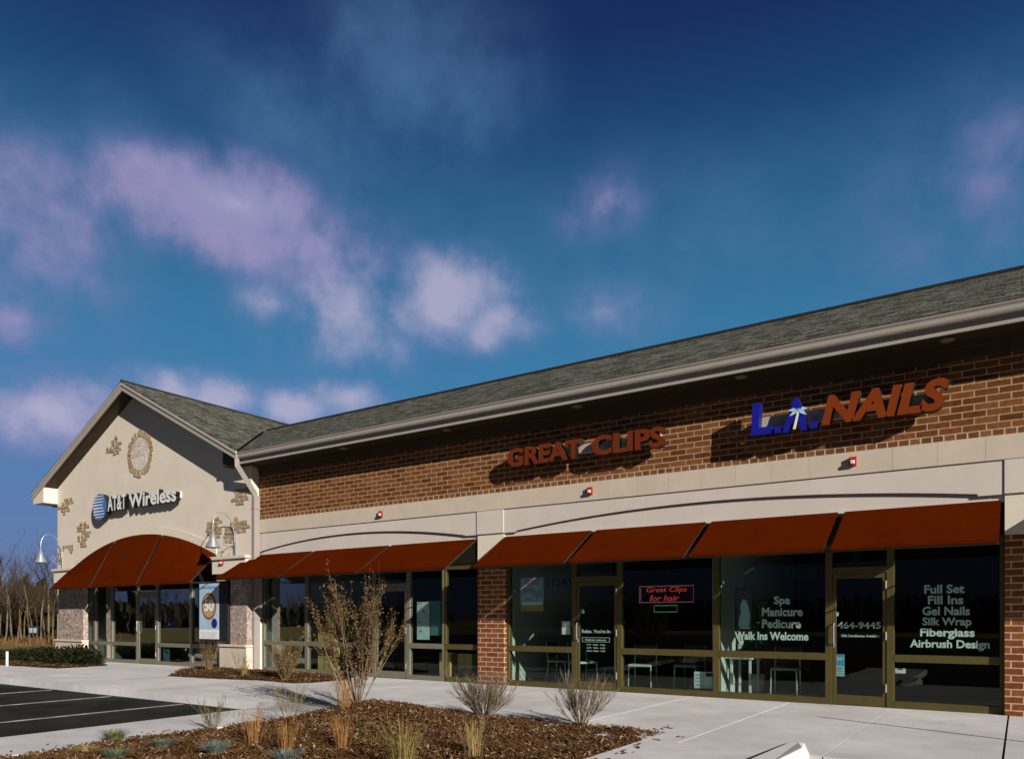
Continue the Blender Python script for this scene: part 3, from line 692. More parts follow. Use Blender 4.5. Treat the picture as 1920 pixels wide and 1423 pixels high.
# ---- shopfronts
def window(x0, x1, z0, z1, rail, y=13.08, fm=BRONZE, gm=GLASS, fw=0.055, sill=0.11):
    """one framed light: frame with sill, mid rail and head; panes as sub-parts"""
    m = MB(); d = 0.11
    m.box(x0, x0+fw, y, y+d, z0, z1); m.box(x1-fw, x1, y, y+d, z0, z1)
    m.box(x0+fw, x1-fw, y-0.004, y+d, z0, z0+sill); m.box(x0+fw, x1-fw, y, y+d, z1-0.12, z1)
    if rail: m.box(x0+fw, x1-fw, y-0.004, y+d, rail, rail+0.115)
    w_ = m.build('window', fm, bld, bevel=0.003)
    spans = [(z0+sill, rail), (rail+0.115, z1-.12)] if rail else [(z0+sill, z1-.12)]
    for a, b_ in spans:
        q = MB(); q.box(x0+fw, x1-fw, y+0.045, y+0.053, a, b_); q.build('pane', gm, w_)
    return w_
def door(x0, x1, y=13.08, fm=BRONZE, gm=GLASS, hinge_right=True, ztop=2.12, zt=2.60):
    m = MB(); j = 0.05; d = 0.11
    m.box(x0, x0+j, y, y+d, 0, zt); m.box(x1-j, x1, y, y+d, 0, zt); m.box(x0+j, x1-j, y, y+d, ztop, ztop+0.10); m.box(x0+j, x1-j, y, y+d, zt-.12, zt)
    fr = m.build('door_frame', fm, bld, bevel=0.003)
    q = MB(); q.box(x0+j, x1-j, y+.045, y+.053, ztop+.10, zt-.12); q.build('transom_pane', gm, fr)
    m = MB(); a, b_ = x0+j+.004, x1-j-.004; st = 0.055; yl = y+0.012
    m.box(a, a+st, yl, yl+.045, .012, ztop-.006); m.box(b_-st, b_, yl, yl+.045, .012, ztop-.006); m.box(a+st, b_-st, yl, yl+.045, .012, .17); m.box(a+st, b_-st, yl, yl+.045, ztop-.08, ztop-.006)
    dr = m.build('door', fm, bld, bevel=0.003)
    q = MB(); q.box(a+st, b_-st, yl+.018, yl+.026, .17, ztop-.08); q.build('pane', gm, dr)
    hx = a+st*.5 if hinge_right else b_-st*.5
    q = MB(); q.tube([(hx, yl, 1.32), (hx, yl-.05, 1.31), (hx, yl-.06, 1.27), (hx, yl-.06, 1.03), (hx, yl-.05, .99), (hx, yl, .98)], .012, 8); q.build('handle', GALV, dr)
    for z in (1.86, 1.06, .24):
        xx = (b_-.012) if hinge_right else a-.004
        q = MB(); q.tube([(xx+.006, yl-.014, z), (xx+.006, yl-.014, z+.13)], .014, 8); q.build('hinge', GALV, dr)
    q = MB(); q.box(a+.01, a+.04, yl-.006, yl-.001, .93, .99); q.build('lock', GALV, dr)
    return dr
# right bay
window(-8.955, -7.34, 0, 2.60, 0.72); door(-7.34, -6.36); window(-6.36, -4.475, 0, 2.60, 0.72)
window(-4.475, -2.60, 0, 2.60, 0.72); door(-2.60, -1.70); window(-1.70, -0.205, 0, 2.60, 0.72)
# middle bay
window(-16.90, -15.18, 0, 2.60, 0.70, fm=CHAMP, gm=GLASSR); window(-15.18, -12.80, 0, 2.60, 0.70, fm=CHAMP, gm=GLASS)
door(-12.80, -11.72, fm=CHAMP); window(-11.72, -10.65, 0, 2.60, 0.72, fm=CHAMP); window(-10.65, -9.655, 0, 2.60, 0.72, fm=BRONZE)
# gable bay
ag = dict(fm=CHAMP, gm=GLASSR)
window(OL+.002, -25.45, 0, 3.09, 0.55, y=13.0, **ag); window(-25.45, -24.40, 0, 3.09, 0.55, y=13.0, **ag); window(-24.40, -22.90, 0, 3.09, 0.55, y=13.0, **ag)
door(-22.90, -21.80, y=13.0, zt=3.09, **ag); window(-21.80, -20.05, 0, 3.09, 0.55, y=13.0, **ag); window(-20.05, OR-.002, 0, 3.09, 0.55, y=13.0, **ag)
# off to the right
window(0.495, 3.3, 0, 2.60, 0.72); window(3.3, 6.2, 0, 2.60, 0.72); window(6.2, 9.195, 0, 2.60, 0.72)
# rooms behind the glass
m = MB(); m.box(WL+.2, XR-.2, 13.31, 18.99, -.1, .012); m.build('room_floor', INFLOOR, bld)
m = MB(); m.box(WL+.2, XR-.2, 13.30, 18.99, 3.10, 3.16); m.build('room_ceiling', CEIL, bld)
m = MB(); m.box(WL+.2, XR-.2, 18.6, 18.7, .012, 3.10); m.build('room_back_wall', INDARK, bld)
for x in (-26.35, -17.10, -9.30, -4.53, 0.14):
    m = MB(); m.box(x-.05, x+.05, 13.30 if x not in (-4.53,) else 13.20, 18.6, .012, 3.09); m.build('partition', INWALL, bld)
for a, b_, c_ in ((-9.25, -9.0, 13.31), (-17.04, -16.88, 13.26)):
    m = MB(); m.box(a, b_, c_, c_+.15, .012, 3.09); m.build('window_reveal', INWALL, bld)

# ================================================================== AWNINGS
def awning(x0, x1, label, group, y0=12.962, z0=3.10, y1=11.90, z1=2.45, first=False):
    cx = (x0+x1)/2
    e = empty('awning', (cx, y0, z1), label, 'awning', group)
    n = Vector((0, -(z0-z1), (y0-y1))).normalized()*0.004
    if n.z < 0: n = -n
    m = MB(); b = len(m.v); K = 8
    for k in range(K+1):                          # canvas sags a little between its bars
        t = k/K; s = 0.014*math.sin(math.pi*t)
        y = y0+(y1-y0)*t; z = z0+(z1-z0)*t-s
        for x in (x0, x1): m.v.append((x, y, z)); m.v.append((x, y+n.y*-1, z-n.z))
    for k in range(K):
        i = b+4*k; j = i+4
        for q in ((i, j, j+2, i+2), (i+1, i+3, j+3, j+1), (i, i+1, j+1, j), (i+2, j+2, j+3, i+3)): m.f.append(q); m.m.append(0)
    m.box(x0, x1, y1-.014, y1-.003, z1-.045, z1+.004)
    m.build('canvas', CANVAS, e)
    m = MB(); r = .014
    d = -.050
    m.tube([(x0+.02, y1+.02, z1+d), (x1-.02, y1+.02, z1+d)], r, 6); m.tube([(x0+.02, y0-.015, z0+d), (x1-.02, y0-.015, z0+d)], r, 6)
    for x in (x0+.03, cx, x1-.03):
        m.tube([(x, y0-.02, z0+d), (x, y1+.02, z1+d)], r, 6)
    for x in (x0+.03, x1-.03):
        m.tube([(x, y1+.02, z1+d), (x, 12.985, z1+.02)], r, 6)
    m.build('frame', DARKMETAL, e)
    return e
A3 = [-8.93, -6.83, -4.56, -2.385, -0.245]
nm = ['leftmost panel of the four wide rust red awnings, beside the brick pier', 'second rust red awning panel over the red neon window', 'third rust red awning panel over the manicure window', 'rust red awning panel at the right edge over the phone number door']
for i in range(4):
    awning(A3[i]+(.0 if i == 0 else .048), A3[i+1]-(.0 if i == 3 else .048), nm[i], 'awnings over the right shopfronts')
A2 = [-17.27, -14.76, -12.14, -9.66]
nm = ['rust red awning panel next to the pale downspout', 'middle panel of the three rust red awnings behind the tall leafy shrub', 'rust red awning panel ending at the left side of the brick pier']
for i in range(3):
    awning(A2[i]+(.0 if i == 0 else .042), A2[i+1]-(.0 if i == 2 else .042), nm[i], 'awnings over the middle shopfront')
awning(0.50, 2.9, 'rust red awning panel beyond the right brick pier', 'awnings over the far right shopfront'); awning(3.0, 5.2, 'second rust red awning panel beyond the right brick pier', 'awnings over the far right shopfront')
# domed awning on the gable
e = empty('domed_awning', (DC, GY, 2.4), 'rust red arched awning in three panels on the gable front', 'awning')
X0, X1 = -26.08, -18.44; cuts = [X0, -23.62, -21.03, X1]
yw, yb, zb = GY-.034, 11.93, 2.395
for i in range(3):
    a, b_ = cuts[i]+(.045 if i else 0), cuts[i+1]-(.045 if i < 2 else 0)
    m = MB(); N = 14; K = 6; idx = []
    for k in range(N+1):
        x = a+(b_-a)*k/N; row = []
        for q in range(K+1):
            t = q/K; zz = zw(x)-.03; y = yw+(yb-yw)*t; z = zz+(zb-zz)*t + 0.03*math.sin(math.pi*t)
            row.append(len(m.v)); m.v.append((x, y, z))
        idx.append(row)
    for k in range(N):
        for q in range(K):
            m.f.append((idx[k][q], idx[k][q+1], idx[k+1][q+1], idx[k+1][q])); m.m.append(0)
    o = m.build('canvas_panel', CANVAS, e); s = o.modifiers.new('thick', 'SOLIDIFY'); s.thickness = 0.004; s.offset = -1
    m = MB(); m.box(a, b_, yb-.014, yb-.003, zb-.045, zb+.004); m.build('valance', CANVAS, o)
m = MB(); r = .016
m.tube([(X0+.02, yb+.02, zb-.03), (X1-.02, yb+.02, zb-.03)], r, 6)
for x in (X0+.03, cuts[1]-.08, cuts[1]+.08, cuts[2]-.08, cuts[2]+.08, X1-.03):
    m.tube([(x, yw-.01, zw(x)-.07), (x, yb+.02, zb-.03)], r, 6)
for x in (X0+.03, X1-.03): m.tube([(x, yb+.02, zb-.03), (x, GY-.01, zb)], r, 6)
m.build('frame', DARKMETAL, e)

# ================================================================== WALL SIGNS
# striped globe and white letters
s = empty('wall_sign', (-22.4, GY, 4.8), 'white channel letter sign with a blue striped globe on the stucco gable', 'sign')
letters('AT&T', -23.72, -22.66, 4.755, 0.46, 12.52, 0.14, [LWHITE, LBLK], s, bold=0.025)
letters('Wireless', -22.50, -20.02, 4.755, 0.43, 12.52, 0.14, [LWHITE, LBLK], s, bold=0.028, capchar='W')
m = MB(); m.box(-23.8, -20.1, 12.665, GY-.001, 4.88, 5.06); m.build('raceway', STUCCO, s)
m = MB(); gcx, gcz, gr = -24.20, 4.93, 0.415
m.prism_xz([(gcx+gr*math.cos(2*math.pi*k/48), gcz+gr*math.sin(2*math.pi*k/48)) for k in range(48)], 12.52, 12.68, 0)
for i in range(len(m.f)): m.m[i] = 0 if i == 0 else 1
gl = m.build('globe_logo', [GLOBE, LBLK], s)
m = MB()
for k, (zc, th, cutl, cutr) in enumerate([(.335, .036, .0, .0), (.245, .042, .0, .08), (.155, .048, .0, .18), (.058, .054, .03, .24), (-.04, .056, .05, .21), (-.138, .052, .03, .14), (-.232, .044, .0, .06), (-.322, .036, .0, .0)]):
    hw = math.sqrt(max(.001, (gr-.012)**2-zc**2)); pts = []
    xl, xr = gcx-hw+cutl, gcx+hw-cutr
    m.prism_xz([(xl, gcz+zc-th*.5), (xr, gcz+zc-th*.22), (xr, gcz+zc+th*.22), (xl+.01, gcz+zc+th*.5)], 12.508, 12.519)
m.build('stripes', LWHITE, gl)
# red letters, middle
s = empty('wall_sign', (-7.0, 13, 4.5), 'plain rust red channel letters in one row on the shaded brick wall', 'sign')
letters('GREAT', -8.70, -6.98, 4.475, 0.37, 12.72, 0.13, [LRED, LRET], s, bold=0.040)
letters('CLIPS', -6.76, -5.30, 4.475, 0.37, 12.72, 0.13, [LRED, LRET], s, bold=0.040)
m = MB(); m.box(-8.55, -5.45, 12.852, 12.999, 4.60, 4.76); m.build('raceway', RACE, s)
# blue and red slanted letters, right
s = empty('wall_sign', (-2.3, 13, 4.4), 'blue initials with a palm beside slanted orange red letters on brick', 'sign')
y0 = 12.66
letters('L', -3.74, -3.40, 4.44, 0.53, y0, 0.17, [LBLUE, LBLUER], s, bold=0.04, shear=0.06)
letters('A', -3.23, -2.84, 4.42, 0.53, y0, 0.17, [LBLUE, LBLUER], s, bold=0.04, shear=0.06)
for xx in (-3.36, -2.80):
    m = MB(); m.box(xx, xx+.11, y0, y0+.17, 4.43, 4.53, 0)
    for i in range(6): m.m[i] = 0 if i == 2 else 1
    m.build('dot', [LBLUE, LBLUER], s)
letters('NAILS', -2.63, -0.88, 4.45, 0.46, y0, 0.17, [LRED2, LRET], s, bold=0.045, shear=0.22)
m = MB(); m.box(-3.70, -1.02, y0+.172, 12.999, 4.58, 4.76); m.build('raceway', RACE, s)
pm = MB(); yp = y0-.012
pm.prism_xz([(-3.06, 4.45), (-3.02, 4.45), (-2.985, 4.62), (-2.965, 4.72), (-2.995, 4.72), (-3.02, 4.62)], yp, yp+.01, 1)
for ang, L in ((155, .17), (190, .14), (110, .08), (70, .08), (25, .17), (-15, .14)):
    a = R(ang); c0 = Vector((-2.98, 4.72)); tip = c0+Vector((math.cos(a), math.sin(a)))*L+Vector((0, -.03)); nrm = Vector((-math.sin(a), math.cos(a)))*.030
    mid = (c0+tip)/2+Vector((0, .025))
    pm.prism_xz([(c0.x, c0.y), (mid.x-nrm.x, mid.y-nrm.y), (tip.x, tip.y), (mid.x+nrm.x, mid.y+nrm.y)], yp, yp+.009, 0)
pm.build('palm_emblem', [PALM, PALMT], s)

# ================================================================== WALL FITTINGS
def alarm(x, y, z, label):
    e = empty('fire_alarm', (x, y, z), label, 'fire alarm', 'red fire alarm strobes on the shop walls')
    m = MB(); m.box(x-.055, x+.055, y-.055, y, z-.07, z+.07); m.build('housing', RED, e, bevel=.008)
    q = MB(); q.box(x-.032, x+.032, y-.085, y-.056, z-.045, z+.012); q.build('strobe_lens', WHITE, e, bevel=.01)
alarm(-12.42, 12.949, 3.84, 'red fire alarm strobe on the band right of the downspout')
alarm(-6.90, 12.949, 3.86, 'red fire alarm strobe on the band under the plain red letters')
alarm(-2.21, 12.949, 3.88, 'red fire alarm strobe on the band under the slanted letters')
alarm(-18.03, GY-.11, 2.93, 'small red fire alarm strobe on the gable pilaster under the wall lamp')
for i, x in enumerate((-0.89, -3.89, -7.02, -10.2, -13.33)):
    nm_ = ['rightmost white light under the eave, right of the slanted letters', 'white soffit light over the blue initials', 'white soffit light above the plain red letters', 'white soffit light over the brick pier, left of the red letters', 'white soffit light nearest the gable'][i]
    o = empty('soffit_light', (x, 12.52, 5.44), nm_, 'light', 'lights under the eave')
    m = MB(); m.lathe([(.10, 5.441), (.10, 5.425), (.075, 5.415)], x, 12.62, 16); m.build('trim_ring', mat('lamp_trim', (.18, .16, .14), .6), o)
    m = MB(); m.lathe([(.0005, 5.418), (.075, 5.418), (.074, 5.416), (.0005, 5.416)], x, 12.62, 16); m.build('lens', mat('frosted_lens', (.20, .19, .165), .5), o)
def wall_lamp(x, yw_, label):
    e = empty('wall_lamp', (x, yw_, 3.4), label, 'wall lamp', 'gooseneck wall lamps on the gable')
    ys, zs = 12.06, 3.26
    m = MB(); m.box(x-.05, x+.05, yw_-.03, yw_, 3.08, 3.78); m.build('back_plate', GALV, e, bevel=.006)
    m = MB(); pts = []
    for k in range(17):
        t = k/16; a = math.pi*t
        yy = yw_-.03 + (ys-(yw_-.03))*(1-math.cos(a))/2; zz = 3.46 + .60*math.sin(a)**.8 + (.30)*t
        pts.append((x, yy, zz))
    m.tube(pts, .011, 8)
    for (yc, zc, r_) in ((yw_-.16, 3.36, .11), (yw_-.30, 3.42, .075)):
        m.tube([(x, yc+r_*math.cos(2*math.pi*k/18*.85), zc+r_*math.sin(2*math.pi*k/18*.85)) for k in range(19)], .010, 6)
    m.build('arm', DARKMETAL if False else GALV, e)
    m = MB(); m.lathe([(.004, zs+.62), (.010, zs+.60), (.010, zs+.46), (.035, zs+.44), (.04, zs+.36), (.075, zs+.33), (.085, zs+.22), (.175, zs+.045), (.185, zs), (.17, zs), (.155, zs+.045), (.07, zs+.21), (.004, zs+.24)], x, ys, 24)
    m.build('lamp_shade', GALV, e, smooth=True)
    m = MB(); m.lathe([(.002, zs-.03), (.05, zs-.015), (.07, zs+.04), (.06, zs+.10), (.03, zs+.16), (.002, zs+.17)], x, ys, 16); m.build('bulb', WHITE, e, smooth=True)
wall_lamp(-17.62, GY-.112 if False else GY, 'galvanised gooseneck wall lamp beside the pale downspout')
wall_lamp(-27.05, GY, 'galvanised gooseneck wall lamp at the far left gable corner')

# poster case by the gable window
e = empty('poster_case', (-18.3, GY, .8), 'tall black poster case with a pale blue advert on the gable jamb', 'poster case')
m = MB(); px0, px1, pz0, pz1 = -18.97, -17.97, .78, 2.42; py = 12.53
m.box(px0, -17.64, py, GY-.115, pz0, pz1); m.build('case', BLACK, e, bevel=.01)
POST = mat("poster_pale_blue", (0.30, 0.46, 0.62), 0.5, col2=(0.46, 0.60, 0.72), vscale=1.2)
m = MB(); m.box(px0+.06, px1-.06, py-.006, py-.001, pz0+.06, pz1-.06); ps = m.build('poster', POST, e)
def disc(cx, cz, rx, rz, y, th=.004, n=40): 
    m = MB(); m.prism_xz([(cx+rx*math.cos(2*math.pi*k/n), cz+rz*math.sin(2*math.pi*k/n)) for k in range(n)], y-th, y); return m
pc = (px0+px1)/2
disc(pc, 1.74, .33, .37, py-.0065).build('badge', mat("badge_brown", (.25, .085, .03), .5), ps)
disc(pc, 1.74, .275, .31, py-.011).build('badge_face', mat("badge_gold", (.40, .26, .09), .5, col2=(.45, .36, .22), vscale=5), ps)
line('text_line', '50', pc-.20, pc+.22, 1.60, 1.93, py-.019, LWHITE, ps, bold=.03)
line('text_line', 'Introducing', pc-.34, pc+.34, 2.19, 2.30, py-.010, mat("ad_blue", (.03, .12, .42), .5), ps, bold=.01)
disc(pc+.24, 1.27, .125, .135, py-.0065).build('small_globe', mat("ad_dark_blue", (.01, .02, .14), .5), ps)
m = MB(); m.box(px0+.062, px1-.062, py-.011, py-.0065, pz0+.062, 1.10); m.build('text_panel', LWHITE, ps)
for k in range(4): line('text_line', ['nights and weekends', 'national long distance', 'see store for details', 'sign up today'][k], pc-.36, pc+(.30 if k else .36), 1.00-.045*k, 1.03-.045*k, py-.014, mat("ad_grey", (.35, .40, .45), .6), ps)

# ================================================================== WINDOW LETTERING AND NOTICES
YV = 13.138                                        # just inside the right hand panes
def vinyl(name, lines, label, cat='window lettering', m=VINYL, bold=.012):
    x0, z0 = lines[0][1], lines[0][3]
    e = empty(name, (x0, YV, z0), label, cat)
    for s_, a, b_, c_, d_ in lines: line('text_line', s_, a, b_, c_, d_, YV, m, e, bold=bold)
    return e
vinyl('window_lettering', [('Spa', -3.49, -3.22, 1.60, 1.775), ('Manicure', -3.69, -3.02, 1.435, 1.585), ('Pedicure', -3.69, -3.05, 1.235, 1.385), ('Walk Ins Welcome', -4.16, -2.93, 1.03, 1.17)], 'white spa and manicure words inside the window left of the door', bold=.03)
vinyl('window_lettering', [('Full Set', -1.235, -.705, 1.775, 1.91), ('Fill Ins', -1.185, -.72, 1.61, 1.745), ('Gel Nails', -1.26, -.635, 1.445, 1.58), ('Silk Wrap', -1.26, -.615, 1.255, 1.415), ('Fiberglass', -1.29, -.575, 1.085, 1.25), ('Airbrush Design', -1.43, -.385, .915, 1.075)], 'six lines of white service words in the rightmost window', bold=.028)
YV = 13.125
vinyl('window_lettering', [('464-9445', -2.475, -1.835, 1.235, 1.345), ('Gift Certificates Available', -2.42, -1.86, 1.10, 1.14)], 'white phone number on the right glass door', bold=.022)
vinyl('window_lettering', [("Relax. You're In.", -7.19, -6.55, 1.115, 1.185), ('Walk-ins welcome', -7.12, -6.66, .965, 1.00), ('M-F  9:00 - 9:00', -7.08, -6.68, .872, .900), ('SAT  9:00 - 6:00', -7.08, -6.68, .812, .840), ('SUN 10:00 - 5:00', -7.08, -6.68, .752, .780)], 'small white opening hours on the glass door beside the brick pier', bold=.014)
e = [o for o in bpy.data.objects if o.name.startswith('window_lettering') and o.parent is None][-1]
m = MB(); a, b_, c_, d_ = -7.18, -6.58, .94, 1.03; t_ = .007
for q in ((a, b_, c_, c_+t_), (a, b_, d_-t_, d_), (a, a+t_, c_+t_, d_-t_), (b_-t_, b_, c_+t_, d_-t_)): m.box(q[0], q[1], YV-.002, YV+.0015, q[2], q[3])
m.build('text_border', VINYL, e)
YV = 13.138
vinyl('house_number', [('11240', -8.0, -7.44, 2.05, 2.20)], 'black street number high on the glass beside the portrait poster', 'house number', DIMVINYL, .03)
vinyl('house_number', [('11238', -3.28, -2.80, 2.07, 2.22)], 'black street number high on the glass above the spa words', 'house number', DIMVINYL, .03)
vinyl('house_number', [('11236', -20.9, -20.2, 2.42, 2.58)], 'pale street number high on the gable window', 'house number', VINYL, .03)
def board(name, x0, x1, z0, z1, y, m, label, cat, parts=(), d=.006):
    e = empty(name, (x0, y, z0), label, cat)
    q = MB(); q.box(x0, x1, y, y+d, z0, z1); q.build('sheet', m, e)
    for (nm_, a, b_, c_, d_, mm) in parts:
        q = MB(); q.box(a, b_, y-.004, y-.001, c_, d_); q.build(nm_, mm, e)
    return e
PB = mat("portrait_blue", (.16, .22, .30), .6, col2=(.50, .55, .62), vscale=9.0)
e = board('window_poster', -8.66, -8.10, 1.55, 2.24, 13.16, PB, 'pale blue portrait poster with an orange foot in the leftmost right bay window', 'poster',
      [('orange_strip', -8.66, -8.10, 1.55, 1.66, mat("poster_orange", (.50, .25, .05), .6)), ('white_strip', -8.62, -8.14, 1.68, 1.74, LWHITE)])
line('text_line', 'SALE', -8.56, -8.24, 2.10, 2.20, 13.155, mat("poster_pink", (.60, .15, .28), .6), e, bold=.03)
board('paper_notice', -7.66, -7.47, 1.08, 1.345, 13.15, LWHITE, 'blank white paper notice taped beside the hours door', 'notice')
e = board('hours_sign', -2.55, -2.37, .46, .82, 13.126, mat("sign_sky_blue", (.10, .36, .58), .6), 'blue opening hours sign low on the right glass door', 'sign',
      [('white_panel', -2.545, -2.375, .465, .63, mat("sign_pale_blue", (.48, .60, .66), .6))])
line('text_line', 'Open', -2.535, -2.385, .70, .79, 13.123, LWHITE, e, bold=.02)
for k in range(3): line('text_line', ['Mon-Fri 10-7', 'Sat 9-6', 'Sun 11-4'][k], -2.53, -2.40, .58-.045*k, .605-.045*k, 13.119, mat("sign_ink", (.05, .12, .25), .6), e)
board('door_sticker', -2.545, -2.46, 1.435, 1.50, 13.126, LWHITE, 'small white sticker on the right glass door above its handle', 'sticker', [('mark', -2.53, -2.495, 1.445, 1.475, LRED)])
board('door_sticker', -7.215, -7.14, 1.50, 1.575, 13.126, LWHITE, 'small white sticker on the hours door above its handle', 'sticker', [('mark', -7.20, -7.17, 1.51, 1.535, GLOBE)])
board('window_sticker', -1.635, -1.49, .545, .62, 13.14, LWHITE, 'small white sticker under the rail of the rightmost window', 'sticker', [('mark', -1.60, -1.53, .60, .618, BLACK)])
e = board('price_board', -4.92, -4.54, .14, .44, 13.20, mat("board_pale", (.60, .66, .66), .6), 'white price board on the floor behind the neon window', 'board',
      [('dark_panel', -4.70, -4.55, .36, .42, BLACK)])
for k in range(4): line('text_line', ['cut 11', 'kids 9', 'perm 35', 'color 40'][k], -4.89, -4.74, .37-.06*k, .40-.06*k, 13.197, mat("sign_ink", (.05, .12, .25), .6), e)
# model picture in the nail shop
e = empty('framed_picture', (-4.0, 13.3, 1.2), 'black framed picture of a figure in white with a plum hat', 'picture')
m = MB(); a, b_, c_, d_ = -4.16, -3.85, 1.19, 1.92; yq = 13.17; fw = .022
for q in ((a, b_, c_, c_+fw), (a, b_, d_-fw, d_), (a, a+fw, c_+fw, d_-fw), (b_-fw, b_, c_+fw, d_-fw)): m.box(q[0], q[1], yq-.012, yq+.012, q[2], q[3])
m.build('frame', BLACK, e)
m = MB(); m.box(a+fw, b_-fw, yq, yq+.006, c_+fw, d_-fw); m.build('print', mat("print_dark_teal", (.05, .09, .08), .7), e)
m = MB(); m.prism_xz([(-4.10, 1.26), (-3.92, 1.26), (-3.90, 1.45), (-3.93, 1.60), (-3.96, 1.70), (-4.02, 1.74), (-4.07, 1.64), (-4.06, 1.50), (-4.09, 1.40)], yq-.004, yq-.001); m.build('figure', mat("print_pale", (.40, .56, .58), .7), e)
m = disc(-4.0, 1.80, .075, .055, yq-.001, .004); m.build('hat', mat("print_plum", (.16, .03, .12), .7), e)
m = MB(); m.box(-4.08, -3.90, yq-.004, yq-.001, 1.222, 1.245); m.build('caption', VINYL, e)
board('framed_picture', -4.02, -3.84, 1.98, 2.28, 13.22, mat("print_dim", (.05, .07, .065), .7), 'small dim picture above the white figure picture', 'picture')
# neon sign
e = empty('neon_sign', (-5.45, 13.2, 1.66), 'red script neon sign with a pink border and green tube box below', 'neon sign')
NR = mat("neon_red", (.4, .03, .02), .4, emit=((1.0, .10, .06), .22)); NP = mat("neon_pink", (.4, .10, .14), .4, emit=((.8, .22, .32), .10)); NG = mat("neon_green", (.10, .30, .26), .4, emit=((.25, .75, .65), .07))
yn = 13.19
m = MB(); m.tube([(-5.99, yn, 1.70), (-4.93, yn, 1.70), (-4.93, yn, 2.00), (-5.99, yn, 2.00), (-5.99, yn, 1.70)], .009, 6); m.tube([(-5.96, yn, 1.73), (-5.96, yn, 1.97)], .008, 6); m.build('border_tube', NP, e)
line('text_tube', 'Great Clips', -5.84, -5.05, 1.86, 1.985, yn-.01, NR, e, depth=.012, shear=.25)
line('text_tube', 'for hair', -5.78, -5.20, 1.72, 1.835, yn-.01, NR, e, depth=.012, shear=.25)
m = MB(); m.tube([(-5.69, yn, 1.52), (-5.24, yn, 1.52), (-5.24, yn, 1.64), (-5.69, yn, 1.64), (-5.69, yn, 1.52)], .010, 6); m.build('lower_tube', NG, e)
m = MB(); m.tube([(-5.45, yn+.02, 2.0), (-5.45, yn+.02, 2.48)], .004, 4); m.tube([(-5.47, yn, 1.52), (-5.46, yn+.01, 1.44), (-5.45, yn+.02, 1.30)], .005, 4); m.build('cord', BLACK, e)

# ================================================================== FURNITURE BEHIND THE GLASS
SEATM = mat("seat_pale", (.50, .54, .52), .6); CHROME = mat("chair_steel", (.62, .62, .62), .3, metal=.7)
def chair(label, group):
    e = empty('chair', (0, 0, 0), label, 'chair', group)
    m = MB(); m.box(-.24, .24, -.24, .24, .44, .49); m.build('seat', SEATM, e, bevel=.02)
    m = MB(); m.box(-.23, .23, .22, .26, .56, .86); m.build('backrest', INDARK, e, bevel=.02)
    for sx in (-1, 1):
        m = MB(); m.tube([(sx*.23, -.22, 0), (sx*.22, -.20, .44)], .014, 6); m.build('leg', CHROME, e)
        m = MB(); m.tube([(sx*.23, .25, 0), (sx*.22, .20, .44), (sx*.22, .25, .86)], .014, 6); m.build('leg', CHROME, e)
    return e
c0 = chair('steel chair with pale seat right of the hours door, behind the glass', 'waiting chairs behind the right shop windows')
c0.location = (-6.22, 13.85, .012); c0.rotation_euler = (0, 0, R(8))
for x, y, r_, l in ((-5.38, 14.2, -6, 'steel chair with pale seat below the neon sign'), (-7.7, 14.1, 60, 'steel chair behind the glass left of the hours door'), (-8.35, 14.3, 95, 'steel chair closest to the brick pier behind the glass'),
                    (-3.60, 14.35, 5, 'steel chair behind the glass under the welcome words')):
    dup(c0, (x, y, .012), R(r_), 1.0, l)
e = empty('side_table', (-4.15, 13.95, 0), 'white sunlit side table in the corner of the nail shop window', 'table')
m = MB(); m.box(-4.42, -3.98, 13.6, 14.2, .66, .70); m.build('tabletop', LWHITE, e, bevel=.008)
for x in (-4.38, -4.04):
    for y in (13.65, 14.15):
        m = MB(); m.box(x-.02, x+.02, y-.02, y+.02, .012, .66); m.build('leg', LWHITE, e)
random.seed(8)
e = empty('potted_plant', (-4.2, 14.6, 0), 'leafy green potted plant by the wall inside the nail shop', 'plant')
m = MB(); m.lathe([(.001, .012), (.13, .012), (.17, .34), (.15, .34), (.001, .32)], -4.2, 14.6, 16); m.build('pot', LWHITE, e)
m = MB()
for k in range(130):
    a = random.uniform(0, 6.28); r_ = random.uniform(.05, .30); z = random.uniform(.5, 1.75); L = random.uniform(.12, .25); d = Vector((math.cos(a), math.sin(a), random.uniform(-.4, .5))).normalized(); p = Vector((-4.18+r_*math.cos(a)*.7, 14.6+r_*math.sin(a), z)); q = d.cross(Vector((0, 0, 1))).normalized()*L*.22
    m.face([p, p+d*L*.5+q, p+d*L, p+d*L*.5-q])
m.tube([(-4.2, 14.6, .3), (-4.2, 14.62, 1.6)], .02, 6); m.build('leaves', mat("house_leaf", (.03, .10, .03), .6, col2=(.08, .20, .07), vscale=6), e)
TAN = mat("plywood_tan", (.50, .31, .12), .8, col2=(.60, .40, .17), vscale=3)
for x0, x1, z1, y, l in ((-15.05, -14.55, 1.15, 13.35, 'tan sheet of board leaning behind the window left of the tall shrub'), (-11.05, -10.72, .62, 13.4, 'narrow tan carton behind the lower pane right of the tall shrub'), (-10.52, -10.12, .62, 13.4, 'wide tan carton in the corner window beside the brick pier')):
    e = empty('carton', (x0, y, 0), l, 'carton'); m = MB(); m.box(x0, x1, y, y+.3, .013, z1); m.build('body', TAN, e, bevel=.01); m = MB(); m.box((x0+x1)/2-.03, (x0+x1)/2+.03, y-.004, y-.001, .02, z1-.02); m.build('tape', mat("tape_tan", (.40, .25, .10), .5), e)
